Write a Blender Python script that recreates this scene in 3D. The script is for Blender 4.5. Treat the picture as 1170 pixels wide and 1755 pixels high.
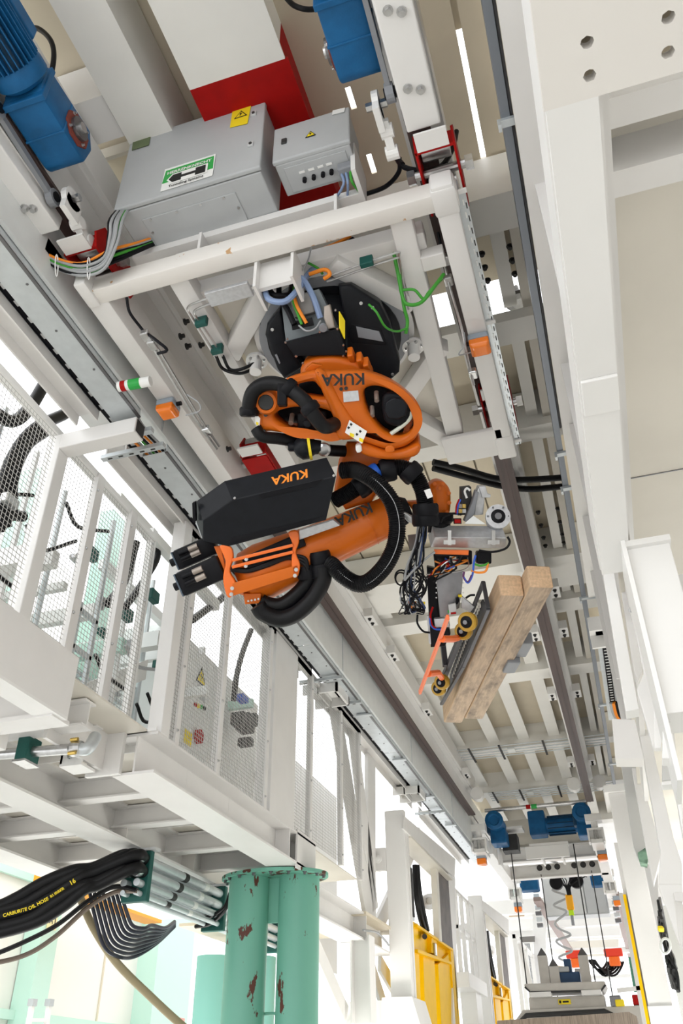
import bpy, bmesh, math, random
from mathutils import Vector, Matrix
for o in list(bpy.data.objects): bpy.data.objects.remove(o)
SC = bpy.context.scene
COL = SC.collection
# ---------------------------------------------------------------- camera
W, H, F = 1170.0, 1755.0, 1432.48
CAM = Vector((0, 0, 1.6))
R0 = Vector((0.9530988, 0.30257653, -0.00707965))     # camera right
R1 = Vector((-0.17997126, 0.54778232, -0.8170342))    # camera down
R2 = Vector((-0.24333726, 0.77998845, 0.57654575))    # camera forward
cd = bpy.data.cameras.new('camera'); cam = bpy.data.objects.new('camera', cd); COL.objects.link(cam)
cam.matrix_world = Matrix(((R0.x, -R1.x, -R2.x, CAM.x), (R0.y, -R1.y, -R2.y, CAM.y), (R0.z, -R1.z, -R2.z, CAM.z), (0, 0, 0, 1)))
cd.sensor_fit = 'VERTICAL'; cd.sensor_height = 36.0; cd.lens = F / H * 36.0; cd.clip_end = 300
SC.camera = cam
# ---------------------------------------------------------------- light and exposure
wd = bpy.data.worlds.new('world'); SC.world = wd; wd.use_nodes = True
wd.node_tree.nodes['Background'].inputs[0].default_value = (0.97, 0.985, 1.0, 1)
wd.node_tree.nodes['Background'].inputs[1].default_value = 2.4
SC.view_settings.view_transform = 'Standard'; SC.view_settings.look = 'None'
SC.view_settings.gamma = 1.0; SC.view_settings.use_curve_mapping = False
SC.view_settings.exposure = 0.13
def area(name, loc, aim, sx, sy, power, col=(1, 1, 1)):
    l = bpy.data.lights.new(name, 'AREA'); l.shape = 'RECTANGLE'; l.size = sx; l.size_y = sy; l.energy = power; l.color = col
    o = bpy.data.objects.new(name, l); COL.objects.link(o); o.location = loc
    o.rotation_euler = (Vector(aim) - Vector(loc)).to_track_quat('-Z', 'Y').to_euler(); return o
# unseen fill lights, added to brighten the ceiling and the left platform's underside
area('lane_fill_light', (-1.3, 11.0, .3), (-1.4, 11.0, 8), 1.0, 14, 370, (1, .97, .92))
area('platform_fill_light', (-7.0, 9.5, .35), (-6.0, 9.0, 8), 2, 7, 50, (1, .96, .9))
# ---------------------------------------------------------------- helpers
def ray(px, py):
    return R0 * ((px - W / 2) / F) + R1 * ((py - H / 2) / F) + R2
def P(px, py, ax, v):                       # where a sight line meets a plane of the hall
    d = ray(px, py); i = 'xyz'.index(ax); return CAM + d * ((v - CAM[i]) / d[i])
def D(px, py, dep): return CAM + ray(px, py) * dep
def PL(px, py, o, n):                       # where a sight line meets a tilted plane of a thing
    d = ray(px, py); return CAM + d * ((o - CAM).dot(n) / d.dot(n))
V = Vector
class G:
    def __init__(s): s.v = []; s.f = []
    def add(s, vs, fs):
        b = len(s.v); s.v += [tuple(p) for p in vs]; s.f += [tuple(b + i for i in q) for q in fs]; return s
    def box(s, x0, x1, y0, y1, z0, z1):
        return s.add([(x0,y0,z0),(x1,y0,z0),(x1,y1,z0),(x0,y1,z0),(x0,y0,z1),(x1,y0,z1),(x1,y1,z1),(x0,y1,z1)],
                     [(0,3,2,1),(4,5,6,7),(0,1,5,4),(1,2,6,5),(2,3,7,6),(3,0,4,7)])
    def obox(s, c, u, v, w, a, b, d):       # centre, three unit axes, half sizes
        c = V(c); u = V(u) * a; v = V(v) * b; w = V(w) * d
        p = [c-u-v-w, c+u-v-w, c+u+v-w, c-u+v-w, c-u-v+w, c+u-v+w, c+u+v+w, c-u+v+w]
        return s.add(p, [(0,3,2,1),(4,5,6,7),(0,1,5,4),(1,2,6,5),(2,3,7,6),(3,0,4,7)])
    def bar(s, p0, p1, w, h, up=(0, 0, 1)): # rectangular bar from p0 to p1
        p0 = V(p0); p1 = V(p1); t = (p1 - p0); L = t.length; t /= L; up = V(up)
        if abs(t.dot(up.normalized())) > .98: up = V((0, 1, 0))
        a = t.cross(up).normalized(); b = a.cross(t)
        return s.obox((p0 + p1) / 2, a, t, b, w / 2, L / 2, h / 2)
    def tube(s, pts, r, n=8, cap=True):
        pts = [V(p) for p in pts]; m = len(pts); rs = r if isinstance(r, (list, tuple)) else [r] * m
        t0 = (pts[1] - pts[0]).normalized(); a = t0.orthogonal().normalized(); rings = []; vs = []
        for i, p in enumerate(pts):
            t = (pts[min(i + 1, m - 1)] - pts[max(i - 1, 0)]).normalized()
            a = (a - t * a.dot(t)).normalized(); b = t.cross(a)
            vs += [p + (a * math.cos(2*math.pi*k/n) + b * math.sin(2*math.pi*k/n)) * rs[i] for k in range(n)]
        fs = [(i*n+k, i*n+(k+1) % n, (i+1)*n+(k+1) % n, (i+1)*n+k) for i in range(m-1) for k in range(n)]
        if cap: fs += [tuple(range(n))[::-1], tuple((m-1)*n+k for k in range(n))]
        return s.add(vs, fs)
    def cyl(s, p0, p1, r, n=16, r2=None): return s.tube([p0, p1], [r, r if r2 is None else r2], n)
    def lathe(s, p0, ax, prof, n=24):       # prof: (distance along axis, radius)
        p0 = V(p0); ax = V(ax).normalized()
        a = ax.orthogonal().normalized(); b = ax.cross(a); vs = []
        for h, r in prof: vs += [p0 + ax*h + (a*math.cos(2*math.pi*k/n) + b*math.sin(2*math.pi*k/n))*max(r, 1e-4) for k in range(n)]
        m = len(prof)
        fs = [(i*n+k, i*n+(k+1) % n, (i+1)*n+(k+1) % n, (i+1)*n+k) for i in range(m-1) for k in range(n)]
        fs += [tuple(range(n))[::-1], tuple((m-1)*n+k for k in range(n))]
        return s.add(vs, fs)
    def prism(s, poly, vec):
        poly = [V(p) for p in poly]; vec = V(vec); n = len(poly)
        return s.add(poly + [p + vec for p in poly], [tuple(range(n))[::-1], tuple(range(n, 2*n))] + [(i, (i+1) % n, n+(i+1) % n, n+i) for i in range(n)])
    def loft(s, loops):                     # equal-length loops, capped
        n = len(loops[0]); m = len(loops); vs = [p for l in loops for p in l]
        fs = [(i*n+k, i*n+(k+1) % n, (i+1)*n+(k+1) % n, (i+1)*n+k) for i in range(m-1) for k in range(n)]
        fs += [tuple(range(n))[::-1], tuple((m-1)*n+k for k in range(n))]
        return s.add(vs, fs)
    def ring(s, outer, inner, vec):         # plate between two loops of equal count, with thickness
        n = len(outer); vec = V(vec); o = [V(p) for p in outer]; i_ = [V(p) for p in inner]
        vs = o + i_ + [p + vec for p in o] + [p + vec for p in i_]; fs = []
        for k in range(n):
            q = (k + 1) % n
            fs += [(k, q, n+q, n+k), (2*n+q, 2*n+k, 3*n+k, 3*n+q), (q, k, 2*n+k, 2*n+q), (n+k, n+q, 3*n+q, 3*n+k)]
        return s.add(vs, fs)
    def ibeam(s, p0, p1, w, h, tf=.02, tw=.014, up=(0, 0, 1)):   # p0,p1 on the underside centre line
        p0 = V(p0); p1 = V(p1); up = V(up).normalized()
        s.bar(p0 + up*tf/2, p1 + up*tf/2, w, tf, up); s.bar(p0 + up*(h - tf/2), p1 + up*(h - tf/2), w, tf, up)
        return s.bar(p0 + up*h/2, p1 + up*h/2, tw, h - 2*tf, up)
    def bolt(s, p, n, r=.018, h=.015):
        n = V(n).normalized(); s.cyl(V(p), V(p) + n*h*.35, r*1.5, 10); return s.cyl(V(p) + n*h*.35, V(p) + n*h*1.4, r, 6)
def ob(name, g, mat, parent=None, bevel=0, smooth=False, seg=2, **kw):
    me = bpy.data.meshes.new(name); me.from_pydata(g.v, [], g.f); me.update()
    bm = bmesh.new(); bm.from_mesh(me); bmesh.ops.recalc_face_normals(bm, faces=bm.faces)
    if bevel:
        es = [e for e in bm.edges if len(e.link_faces) == 2 and e.calc_face_angle(0) > .5]
        bmesh.ops.bevel(bm, geom=es, offset=bevel, segments=seg, affect='EDGES', profile=.5, clamp_overlap=True)
    bm.to_mesh(me); bm.free()
    me.materials.append(M[mat] if isinstance(mat, str) else mat)
    if smooth:
        for p in me.polygons: p.use_smooth = True
        try: me.set_sharp_from_angle(angle=.7)
        except Exception: pass
    o = bpy.data.objects.new(name, me); COL.objects.link(o)
    if parent is not None:
        o.parent = parent
        o.matrix_parent_inverse = Matrix.Translation(-V(parent.get('_o', (0, 0, 0))))
    for k, v in kw.items(): o[k] = v
    return o
def thing(name, label, cat, loc=(0, 0, 0), group=None, **kw):
    o = bpy.data.objects.new(name, None); COL.objects.link(o); o.location = loc; o.empty_display_size = .1
    o['label'] = label; o['category'] = cat; o['_o'] = tuple(loc)
    if group: o['group'] = group
    for k, v in kw.items(): o[k] = v
    return o
def tag(o, label, cat, group=None):
    o['label'] = label; o['category'] = cat
    if group: o['group'] = group
    return o
def dup(root, loc, label, group=None):      # copy a thing with its parts and sub-parts
    r = root.copy(); COL.objects.link(r); r.location = loc; r['label'] = label; r['_o'] = tuple(loc)
    if group: r['group'] = group
    for ch in list(root.children):
        c = ch.copy(); COL.objects.link(c); c.parent = r
        for gc in list(ch.children):
            d = gc.copy(); COL.objects.link(d); d.parent = c
    return r
def bez(pts, n=8):                          # smooth path through points (Catmull-Rom)
    pts = [V(p) for p in pts]; q = [pts[0]*2 - pts[1]] + pts + [pts[-1]*2 - pts[-2]]; out = []
    for i in range(1, len(q) - 2):
        a, b, c, d = q[i-1:i+3]
        for k in range(n):
            t = k / n
            out.append(.5*((2*b) + (c - a)*t + (2*a - 5*b + 4*c - d)*t*t + (-a + 3*b - 3*c + d)*t**3))
    return out + [pts[-1]]
def sag(p0, p1, s, n=10):
    p0 = V(p0); p1 = V(p1); return [p0.lerp(p1, i/n) - V((0, 0, s*4*(i/n)*(1-i/n))) for i in range(n+1)]
def text(name, body, mat, parent, o, u, v, size, thick=.002):   # lettering lying in the plane of u, v
    c = bpy.data.curves.new(name, 'FONT'); c.body = body; c.size = 1; c.align_x = 'CENTER'; c.align_y = 'CENTER'; c.resolution_u = 2; c.offset = .025
    t = bpy.data.objects.new(name, c); COL.objects.link(t); dg = bpy.context.evaluated_depsgraph_get()
    me = bpy.data.meshes.new_from_object(t.evaluated_get(dg)); bpy.data.objects.remove(t); bpy.data.curves.remove(c)
    u = V(u).normalized(); v = V(v); v = (v - u*v.dot(u)).normalized(); n = u.cross(v)
    xs = [q.co.x for q in me.vertices]; w = max(xs) - min(xs); k = size / w
    for q in me.vertices: q.co = V(o) + u*q.co.x*k + v*q.co.y*k + n*thick
    me.name = name; me.materials.append(M[mat]); ob_ = bpy.data.objects.new(name, me); COL.objects.link(ob_)
    ob_.parent = parent; ob_.matrix_parent_inverse = Matrix.Translation(-V(parent.get('_o', (0, 0, 0))))
    return ob_
# ---------------------------------------------------------------- materials
M = {}
def mat(name, col, rough=.5, metal=0., noise=0., scale=8., col2=None, bump=0., bscale=60., spec=.4, stretch=None, coat=0.):
    m = bpy.data.materials.new(name); m.use_nodes = True; nt = m.node_tree; b = nt.nodes['Principled BSDF']
    b.inputs['Base Color'].default_value = (*col, 1); b.inputs['Roughness'].default_value = rough; b.inputs['Metallic'].default_value = metal
    b.inputs['Specular IOR Level'].default_value = spec
    if coat: b.inputs['Coat Weight'].default_value = coat
    tc = nt.nodes.new('ShaderNodeTexCoord'); src = tc.outputs['Object']
    if stretch:
        mp = nt.nodes.new('ShaderNodeMapping'); mp.inputs['Scale'].default_value = stretch; nt.links.new(src, mp.inputs[0]); src = mp.outputs[0]
    if noise or col2:
        n = nt.nodes.new('ShaderNodeTexNoise'); n.inputs['Scale'].default_value = scale; n.inputs['Detail'].default_value = 5; nt.links.new(src, n.inputs['Vector'])
        r = nt.nodes.new('ShaderNodeValToRGB'); c2 = col2 or tuple(max(0, c*(1-noise)) for c in col)
        r.color_ramp.elements[0].color = (*c2, 1); r.color_ramp.elements[1].color = (*col, 1)
        r.color_ramp.elements[0].position = .35; r.color_ramp.elements[1].position = .62
        nt.links.new(n.outputs['Fac'], r.inputs[0]); nt.links.new(r.outputs[0], b.inputs['Base Color'])
    if bump:
        n2 = nt.nodes.new('ShaderNodeTexNoise'); n2.inputs['Scale'].default_value = bscale; nt.links.new(src, n2.inputs['Vector'])
        bp = nt.nodes.new('ShaderNodeBump'); bp.inputs['Strength'].default_value = bump; bp.inputs['Distance'].default_value = .01
        nt.links.new(n2.outputs['Fac'], bp.inputs['Height']); nt.links.new(bp.outputs[0], b.inputs['Normal'])
    M[name] = m; return m
def flecked(name, col, rust, amount, scale, rough=.5, stretch=(1, 1, .45)):  # paint with chips of another colour
    m = mat(name, col, rough); nt = m.node_tree; b = nt.nodes['Principled BSDF']
    tc = nt.nodes.new('ShaderNodeTexCoord'); mp = nt.nodes.new('ShaderNodeMapping'); mp.inputs['Scale'].default_value = stretch
    n = nt.nodes.new('ShaderNodeTexNoise'); n.inputs['Scale'].default_value = scale; n.inputs['Detail'].default_value = 6; n.inputs['Roughness'].default_value = .6
    r = nt.nodes.new('ShaderNodeValToRGB'); r.color_ramp.elements[0].position = amount; r.color_ramp.elements[1].position = amount + .02
    r.color_ramp.elements[0].color = (*col, 1); r.color_ramp.elements[1].color = (*rust, 1)
    nt.links.new(tc.outputs['Object'], mp.inputs[0]); nt.links.new(mp.outputs[0], n.inputs['Vector']); nt.links.new(n.outputs['Fac'], r.inputs[0]); nt.links.new(r.outputs[0], b.inputs['Base Color'])
    return m
mat('white', (.80, .785, .765), .38, noise=.035, scale=3)
mat('white_beam', (.88, .865, .82), .4, noise=.03, scale=3)
mat('white2', (.84, .83, .81), .35, noise=.03, scale=2)
flecked('white_rust', (.79, .76, .72), (.55, .33, .16), .665, 9, .45, (1, 1, 1))
mat('cream', (.72, .64, .50), .5, noise=.05, scale=2.5)
mat('cream_light', (.74, .70, .62), .45, noise=.05, scale=2.5)
mat('rail_brown', (.080, .052, .047), .5, noise=.3, scale=20, stretch=(1, .03, 1))
mat('galv', (.63, .67, .69), .36, .45, noise=.07, scale=12)
mat('tray_grey', (.22, .24, .27), .42, .4)
mat('galv_pale', (.80, .82, .81), .45, .1, noise=.04, scale=6)
mat('steel', (.62, .62, .62), .28, .95, noise=.15, scale=25)
mat('steel_dark', (.2, .2, .21), .35, .9)
mat('alu', (.62, .63, .65), .36, .55, noise=.12, scale=40)
mat('black', (.008, .008, .010), .42, spec=.13)
mat('black_satin', (.011, .012, .015), .36, spec=.16, noise=.2, scale=15)
mat('rubber', (.008, .008, .009), .42, spec=.2)
mat('dark', (.03, .03, .03), .6)
mat('grey_plastic', (.25, .26, .28), .5)
mat('cab_grey', (.47, .485, .495), .42, noise=.04, scale=5, bump=.05, bscale=400)
mat('cab_light', (.60, .61, .61), .45, noise=.03)
mat('blue', (.010, .115, .29), .45, noise=.25, scale=6, bump=.08, bscale=90, spec=.25)
mat('orange', (.66, .14, .008), .36, noise=.10, scale=3, coat=.1, spec=.25)
mat('orange_lens', (.95, .22, .01), .25, coat=.4)
mat('orange_bright', (.95, .16, .02), .35)
mat('red', (.40, .006, .005), .5, spec=.15, noise=.15, scale=8)
mat('mint_wall', (.56, .79, .69), .5)
flecked('mint', (.165, .44, .335), (.10, .028, .016), .625, 5.5, .42)
flecked('mint_flange', (.165, .44, .335), (.09, .03, .018), .56, 9, .5, (1, 1, 1))
mat('mint_clean', (.20, .45, .39), .42)
mat('yellow', (1.0, .60, .002), .45, noise=.05, scale=5, spec=.15)
mat('sign_yellow', (.93, .72, .02), .5)
mat('sign_white', (.88, .88, .86), .5)
mat('sign_green', (.03, .38, .07), .5)
mat('ink', (.01, .01, .01), .6)
mat('concrete', (.38, .355, .32), .85, noise=.3, scale=12, bump=.3, bscale=60)
mat('concrete_dark', (.33, .27, .22), .85, noise=.35, scale=10, bump=.4, bscale=50, stretch=(6, 1, .4))
mat('hall_floor', (.70, .69, .67), .5, noise=.08, scale=1)
mat('hall_panel', (.86, .845, .80), .5)
mat('green_wire', (.05, .32, .03), .45)
mat('orange_wire', (.9, .27, .02), .45)
mat('blue_hose', (.22, .30, .48), .35)
mat('wire_blue', (.02, .1, .55), .4)
mat('grey_wire', (.36, .37, .38), .45)
mat('white_wire', (.8, .8, .78), .45)
mat('khaki', (.36, .30, .18), .6)
mat('teal_clamp', (.01, .09, .075), .5)
mat('brass', (.6, .42, .12), .35, .9)
mat('roller_yellow', (.50, .29, .03), .35)
mat('blue_ring', (.02, .13, .62), .4)

mat('mesh_white', (.46, .45, .43), .4)
mat('grey_lamp', (.33, .38, .44), .5)
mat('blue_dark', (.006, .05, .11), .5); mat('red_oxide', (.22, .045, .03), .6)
mat('olive', (.13, .17, .08), .6)
mat('plate_grey', (.16, .18, .19), .45, .3)
mat('grey_mid', (.20, .19, .18), .5); mat('tan_metal', (.36, .31, .27), .4, .4)
mat('hose_white', (.70, .72, .62), .4)
mat('motor_grey', (.10, .13, .17), .5)
mat('orange_bright2', (.85, .16, .012), .35, coat=.3)
mat('gun_metal', (.07, .068, .075), .38, .7)
mat('salmon', (.92, .20, .07), .4)
mat('brushed', (.30, .30, .315), .32, .85, noise=.35, scale=5)
mat('blue_wire', (.03, .05, .12), .45)
mat('purple', (.12, .03, .12), .45)
mat('yellow_orange', (.92, .42, .01), .4); mat('lime', (.55, .85, .02), .5)
mat('rail_pale', (.34, .26, .24), .6)
mat('beige_machine', (.56, .53, .49), .5, noise=.05)
mat('blue_dark2', (.02, .06, .14), .5)
mat('tan_panel', (.62, .46, .30), .6)
mat('mint_dark', (.06, .2, .13), .5)
mat('red_orange', (.8, .05, .02), .4)
mat('rail_grey', (.13, .108, .095), .5, noise=.35, scale=4, spec=.2)
mat('grey_panel', (.60, .60, .58), .45)
mat('leaf_green', (.25, .42, .30), .7, noise=.7, scale=12)
mat('pale_yellow', (.85, .80, .45), .6); mat('notice_red', (.75, .35, .3), .6)
mat('orange_beam', (.92, .36, .02), .45)
mat('khaki_hose', (.16, .12, .09), .5)
mat('rubber_blue', (.03, .033, .05), .4)
mat('grating', (.42, .44, .46), .5)
mat('white3', (.86, .86, .85), .4)
# ================================================================ the setting
ob('wall_right_hall', G().box(7, 7.2, -10, 30, 0, 9), 'hall_panel', kind='structure')  # unseen side of the hall, put in to cut light from the right
ob('floor', G().box(-14, 9, -16, 45, -.1, 0), 'hall_floor', kind='structure')
ceil = ob('ceiling', G().box(-4.6, -3.3, -4, 24.4, 8.12, 8.16), 'cream', kind='structure')
def strips(y0, y1, x0, x1, z, gap=.012): ob('panel', G().box(x0+gap, x1-gap, y0+gap, y1-gap, z, z+.03), 'cream', ceil)
# panels between the stringers; a slot is left open along x=-.03 over the second aisle
SX = [-3.3, -2.72, -2.02, -1.42, -.82, -.42, -.045]
CB = [(4.10, 4.45, 7.38), (5.42, 5.72, 7.38), (6.98, 7.22, 7.4), (9.72, 10.55, 7.42), (10.92, 11.3, 7.42), (13.2, 13.6, 7.42), (16.75, 17.1, 7.4), (19.6, 20.0, 7.4), (22.8, 23.2, 7.4)]
ys = [-4, 1.2] + [c[0] + .1 for c in CB] + [24.4]
for a, b in zip(ys[:-1], ys[1:]):
    for x0, x1 in zip(SX[:-1], SX[1:]):
        if a < 3 and x1 < -.3: continue
        strips(5.95 if abs(a - 5.52) < .01 and x1 > -.8 else a, 5.4 if abs(b - 5.52) < .01 and x1 > -.8 else b, x0, x1, 7.92 if b < 12 else 7.85)
    if abs(b - 5.52) < .01: b = 5.4
    if abs(a - 5.52) < .01: a = 5.95
    strips(a, b, -.025, .95, 7.92)
    strips(a, b, .95, 2.2, 7.92)
for a, b, x0, x1 in ((4.2, 5.4, -3.3, -.1), (5.4, 5.95, -3.3, -.8), (5.95, 24.4, -3.3, -.1), (-4, 24.4, .3, 2.2)): ob('backing', G().box(x0, x1, a, b, 8.0, 8.02), 'cream', ceil)
for a, b in ((-4, 3.07), (4.27, 5.4), (5.95, 7.3), (8.6, 24.4)): ob('slot_cover', G().box(-.12, .03, a, b, 7.955, 7.97), 'cream', ceil)
# near ceiling panels with two rounded slots
def slot_panel(x0, x1, y0, y1, slots, z=7.92):
    g = G(); cx = slots[0][0]; w = slots[0][2]; y = y0
    g.box(x0, cx - w, y0, y1, z, z+.02); g.box(cx + w, x1, y0, y1, z, z+.02)
    for sx, sy, w_, l in slots: g.box(cx - w, cx + w, y, sy - l, z, z+.02); y = sy + l
    g.box(cx - w, cx + w, y, y1, z, z+.02); ob('slotted_panel', g, 'cream', ceil)
slot_panel(-1.42, -.42, 1.2, 4.19, [(-.925, 3.3, .022, .09), (-.925, 3.88, .022, .09)])
ob('panel', G().box(-3.3, -1.42, -4, 4.2, 7.97, 8.0), 'cream', ceil)
ob('panel', G().box(-1.42, -.42, -4, 1.2, 7.97, 8.0), 'cream', ceil)
ob('ceiling_far', G().box(-6, 3, 25, 45, 8.1, 8.2), 'white2', kind='structure')
for i, (a, b, z) in enumerate(CB):
    ob('cross_beam', G().box(-3.9, 2.2, a, a + .03, z + .02, 7.9 if i != 1 else 7.5).box(-3.9, 2.2, a, b, z, z + .02).box(-3.9, 2.2, b - .03, b, z + .02, 7.9 if i != 1 else 7.5), 'white_beam', ceil)
for i, x in enumerate(SX[1:]):
    for (a0, a, _), (b, b1, _) in zip(CB[:-1], CB[1:]):
        if a < 9.9 and x < -.5: continue
        w = .11 if x not in (-.045,) else .06
        ob('stringer', G().box(x - w, x + w, a, b, 7.55, 7.58).box(x - .015, x + .015, a, b, 7.58, 7.9), 'white_beam', ceil)
for (a0, a, _), (b, b1, _) in zip(CB[:-1], CB[1:]):
    ob('stringer', G().box(.06, .14, a, b, 7.5, 7.9), 'cream_light', ceil)
    for yy in (a + .06, a + .16, b - .08):
        pass
# bolt rows on the right ceiling strip
for y in (4.75, 4.9, 5.05, 8.8, 9.1, 9.4, 9.6):
    for x in (-.2, .04): ob('bolt', G().bolt((x, y, 7.55), (0, 0, -1), .02, .025), 'dark', ceil)
# near longitudinal box girders above the cabinets
ob('box_girder', G().box(-2.51, -2.16, -1, 4.1, 7.4, 7.95), 'white_beam', ceil)
ob('box_girder', G().box(-1.84, -1.24, -1, 2.62, 7.4, 7.95).box(-1.90, -1.19, -1, 2.62, 7.38, 7.4), 'white_beam', ceil)
ob('red_girder_end', G().box(-1.84, -1.24, 2.62, 4.1, 7.4, 7.95).box(-1.90, -1.17, 2.62, 4.1, 7.38, 7.4), 'red', ceil)
ob('cross_plate', G().box(-3.0, -2.52, 2.48, 2.80, 7.42, 7.95), 'white', ceil)
ob('cross_plate', G().box(-3.2, -2.4, 3.6, 3.65, 7.5, 7.95).box(-3.2, -2.5, 3.1, 3.13, 7.8, 7.95), 'cream_light', ceil)
ob('end_plate', G().box(-3.3, 0.1, 4.12, 4.16, 7.4, 7.95), 'cream_light', ceil)
# ---------------------------------------------------------------- crane rails
def rail(x, label, y0, y1):
    t = thing('crane_rail', label, 'rail', (x, y0, 6.6), 'crane rails')
    ob('rail_flange', G().box(x-.075, x+.075, y0, y1, 6.6, 6.628), 'rail_brown', t)
    ob('wear_line', G().box(x-.012, x+.012, y0, y1, 6.594, 6.6), 'rail_brown', t)
    ob('web', G().box(x-.012, x+.012, y0, y1, 6.628, 7.02), 'white', t)
    ob('top_flange', G().box(x-.1, x+.1, y0, y1, 7.02, 7.05), 'white', t)
    ob('carrier', G().box(x-.14, x+.14, y0, y1, 7.05, 7.38), 'white', t)
    for y in [a for a, b, c in CB[3:]]:
        if y0 < y < y1 - .3:
            for dx in (-.2, .2):
                c = ob('clamp', G().box(x+dx-.06, x+dx+.06, y, y+.3, 6.98, 7.1), 'white2', t)
                for dy in (.08, .22): ob('bolt', G().bolt((x+dx, y+dy, 6.98), (0, 0, -1), .018, .022), 'dark', c)
rail(-2.868, 'brown bottomed crane rail on the left, next to the galvanised trough', .4, 18.4)
rail(-.385, 'brown bottomed crane rail on the right, passing above the timber', .4, 18.2)
for px, py in ((316, 552), (308, 577), (319, 594), (342, 592), (388, 770)): ob('bolt', G().bolt(P(px, py, 'x', -2.727), (1, 0, 0), .02, .03), 'dark', ceil)
# round end stops under the rail ends are added with the far crane
# ---------------------------------------------------------------- right side: girder wall, trough, platform
wr = ob('wall_right', G().box(.33, .37, -4, 8.9, 4.0, 7.6), 'white', kind='structure')
for z in (6.32,): ob('flange', G().box(.19, .33, -.5, 8.9, z, z+.025), 'white', wr)
for y in (3.35, 5.0, 5.75, 7.2, 8.3):
    ob('rib', G().box(.25, .33, y, y+.03, 4.6, 6.32), 'white', wr)
tr = thing('cable_trough', 'long grey cable trough along the right girder below the ceiling', 'cable tray', (.145, 0, 6.4))
ob('channel', G().box(.118, .17, -.2, 17.5, 6.40, 6.415).box(.118, .128, -.2, 17.5, 6.415, 6.6), 'tray_grey', tr)
ob('conduit', G().cyl((.178, -.2, 6.43), (.178, 5.9, 6.43), .014, 10), 'steel_dark', tr)
ob('conduit', G().cyl((.21, -.2, 6.44), (.21, 5.2, 6.44), .012, 10), 'galv', tr)
for y in (2.9, 6.2, 6.75, 9.0, 12.4, 15.2): ob('bracket', G().box(.09, .33, y, y+.05, 6.375, 6.40).box(.09, .11, y, y+.05, 6.34, 6.375), 'galv', tr)
ob('wall_right_rear', G().box(.46, .50, 8.9, 22, 4.2, 7.6), 'white', kind='structure')

# ================================================================ left side
t = thing('chain_trough', 'galvanised energy chain trough on white support channel, left of the crane', 'cable tray', (-3.2, 2, 6.1))
for y0, y1 in ((.6, 4.32), (4.78, 8.6), (8.62, 12.6), (12.62, 16.6), (16.62, 20.5)):
    tp = ob('trough', G().box(-3.262, -3.04, y0, y1, 6.10, 6.104).box(-3.044, -3.036, y0, y1, 6.104, 6.26).box(-3.262, -3.256, y0, y1, 6.104, 6.2), 'galv', t)
    ob('edge_strip', G().box(-3.05, -3.025, y0, y1, 6.088, 6.10), 'steel_dark', tp)
    k = int((y1 - y0) / .42)
    for i in range(k): ob('rivet', G().cyl((-3.15 + .05*(i % 2), y0 + .2 + i*.42, 6.1), (-3.15 + .05*(i % 2), y0 + .2 + i*.42, 6.095), .01, 6), 'steel_dark', tp)
ch = ob('energy_chain', G().box(-3.35, -3.26, .6, 20.4, 6.17, 6.2), 'black', t)
y = .8
while y < 20:
    ob('chain_bright_gap', G().box(-3.325, -3.285, y, y + .05, 6.163, 6.17), 'cab_light', ch); y += .16 if y < 9 else .5  # pale colour stands in for light showing through the chain's holes
for y0, y1 in ((.6, 4.22), (4.66, 9.4), (10.4, 15.6), (16.2, 20.4)):
    ob('support_channel', G().box(-3.55, -3.35, y0, y1, 6.16, 6.175).box(-3.365, -3.35, y0, y1, 6.06, 6.17).box(-3.55, -3.535, y0, y1, 6.06, 6.26), 'white', t)
for y in (4.42, 4.62, 9.5, 10.35, 15.9):
    b = ob('bracket', G().box(-3.56, -2.98, y, y+.05, 6.03, 6.07), 'galv', t)
    for i in range(5): ob('bracket_slot', G().box(-3.5+i*.1, -3.46+i*.1, y+.018, y+.032, 6.027, 6.03), 'dark', b)
for i, m in enumerate(('orange_wire', 'grey_wire', 'green_wire', 'black', 'orange_wire', 'black', 'grey_wire')):
    ob('cable', G().tube(bez([(-3.24+.03*i, 4.25, 6.15), (-3.25+.03*i, 4.45, 6.11+.004*(i % 3)), (-3.24+.03*i, 4.85, 6.15)]), .011), m, t)
for y in (10.9, 12.9, 15.0, 17.0):
    ob('hanger', G().box(-3.07, -3.05, y, y+.02, 6.08, 6.55).box(-3.2, -2.98, y-.03, y+.05, 6.06, 6.085), 'galv', t)
pl = ob('wall_left_upper', G().box(-3.03, -3.0, -6, 20, 6.17, 6.7), 'galv_pale', kind='structure')
for y in (4.6, 9.6, 13.4, 16.8): ob('seam', G().box(-3.0, -2.992, y, y+.012, 6.17, 6.7), 'galv', pl)
ob('wall_left_girder', G().box(-3.95, -3.2, -4, 4.9, 6.7, 6.73).box(-3.24, -3.2, -.5, 24, 6.73, 7.6).box(-3.95,-3.2,4.9,24,7.2,7.23), 'white2', kind='structure')
# ---- fences
def post(par, x, y0, y1, z0, z1, m='white', d=.06):
    p = ob('post', G().box(x - d, x, y0, y1, z0, z1), m, par)
    for i in range(4):
        z = z0 + .12 + i*(z1 - z0 - .3)/3
        ob('bolt', G().bolt((x, y0 + .02, z), (1, 0, 0), .009, .01), 'steel', p)
    return p
def wiremesh(par, x, y0, y1, z0, z1, s=.04, r=.0016):
    g = G(); y = y0
    while y <= y1: g.box(x-r, x+r, y-r, y+r, z0, z1); y += s
    z = z0
    while z <= z1: g.box(x-r, x+r, y0, y1, z-r, z+r); z += s
    o = ob('wire_mesh', g, 'mesh_white', par); o['kind'] = 'stuff'; return o
fn = thing('safety_fence', 'white wire mesh fence bolted to tall posts beside the near platform edge', 'fence', (-3.75, 4.3, 4.05))
pa = ob('post', G().box(-3.83, -3.70, 4.27, 4.40, 3.9, 6.06), 'white2', fn, bevel=.008)
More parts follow.
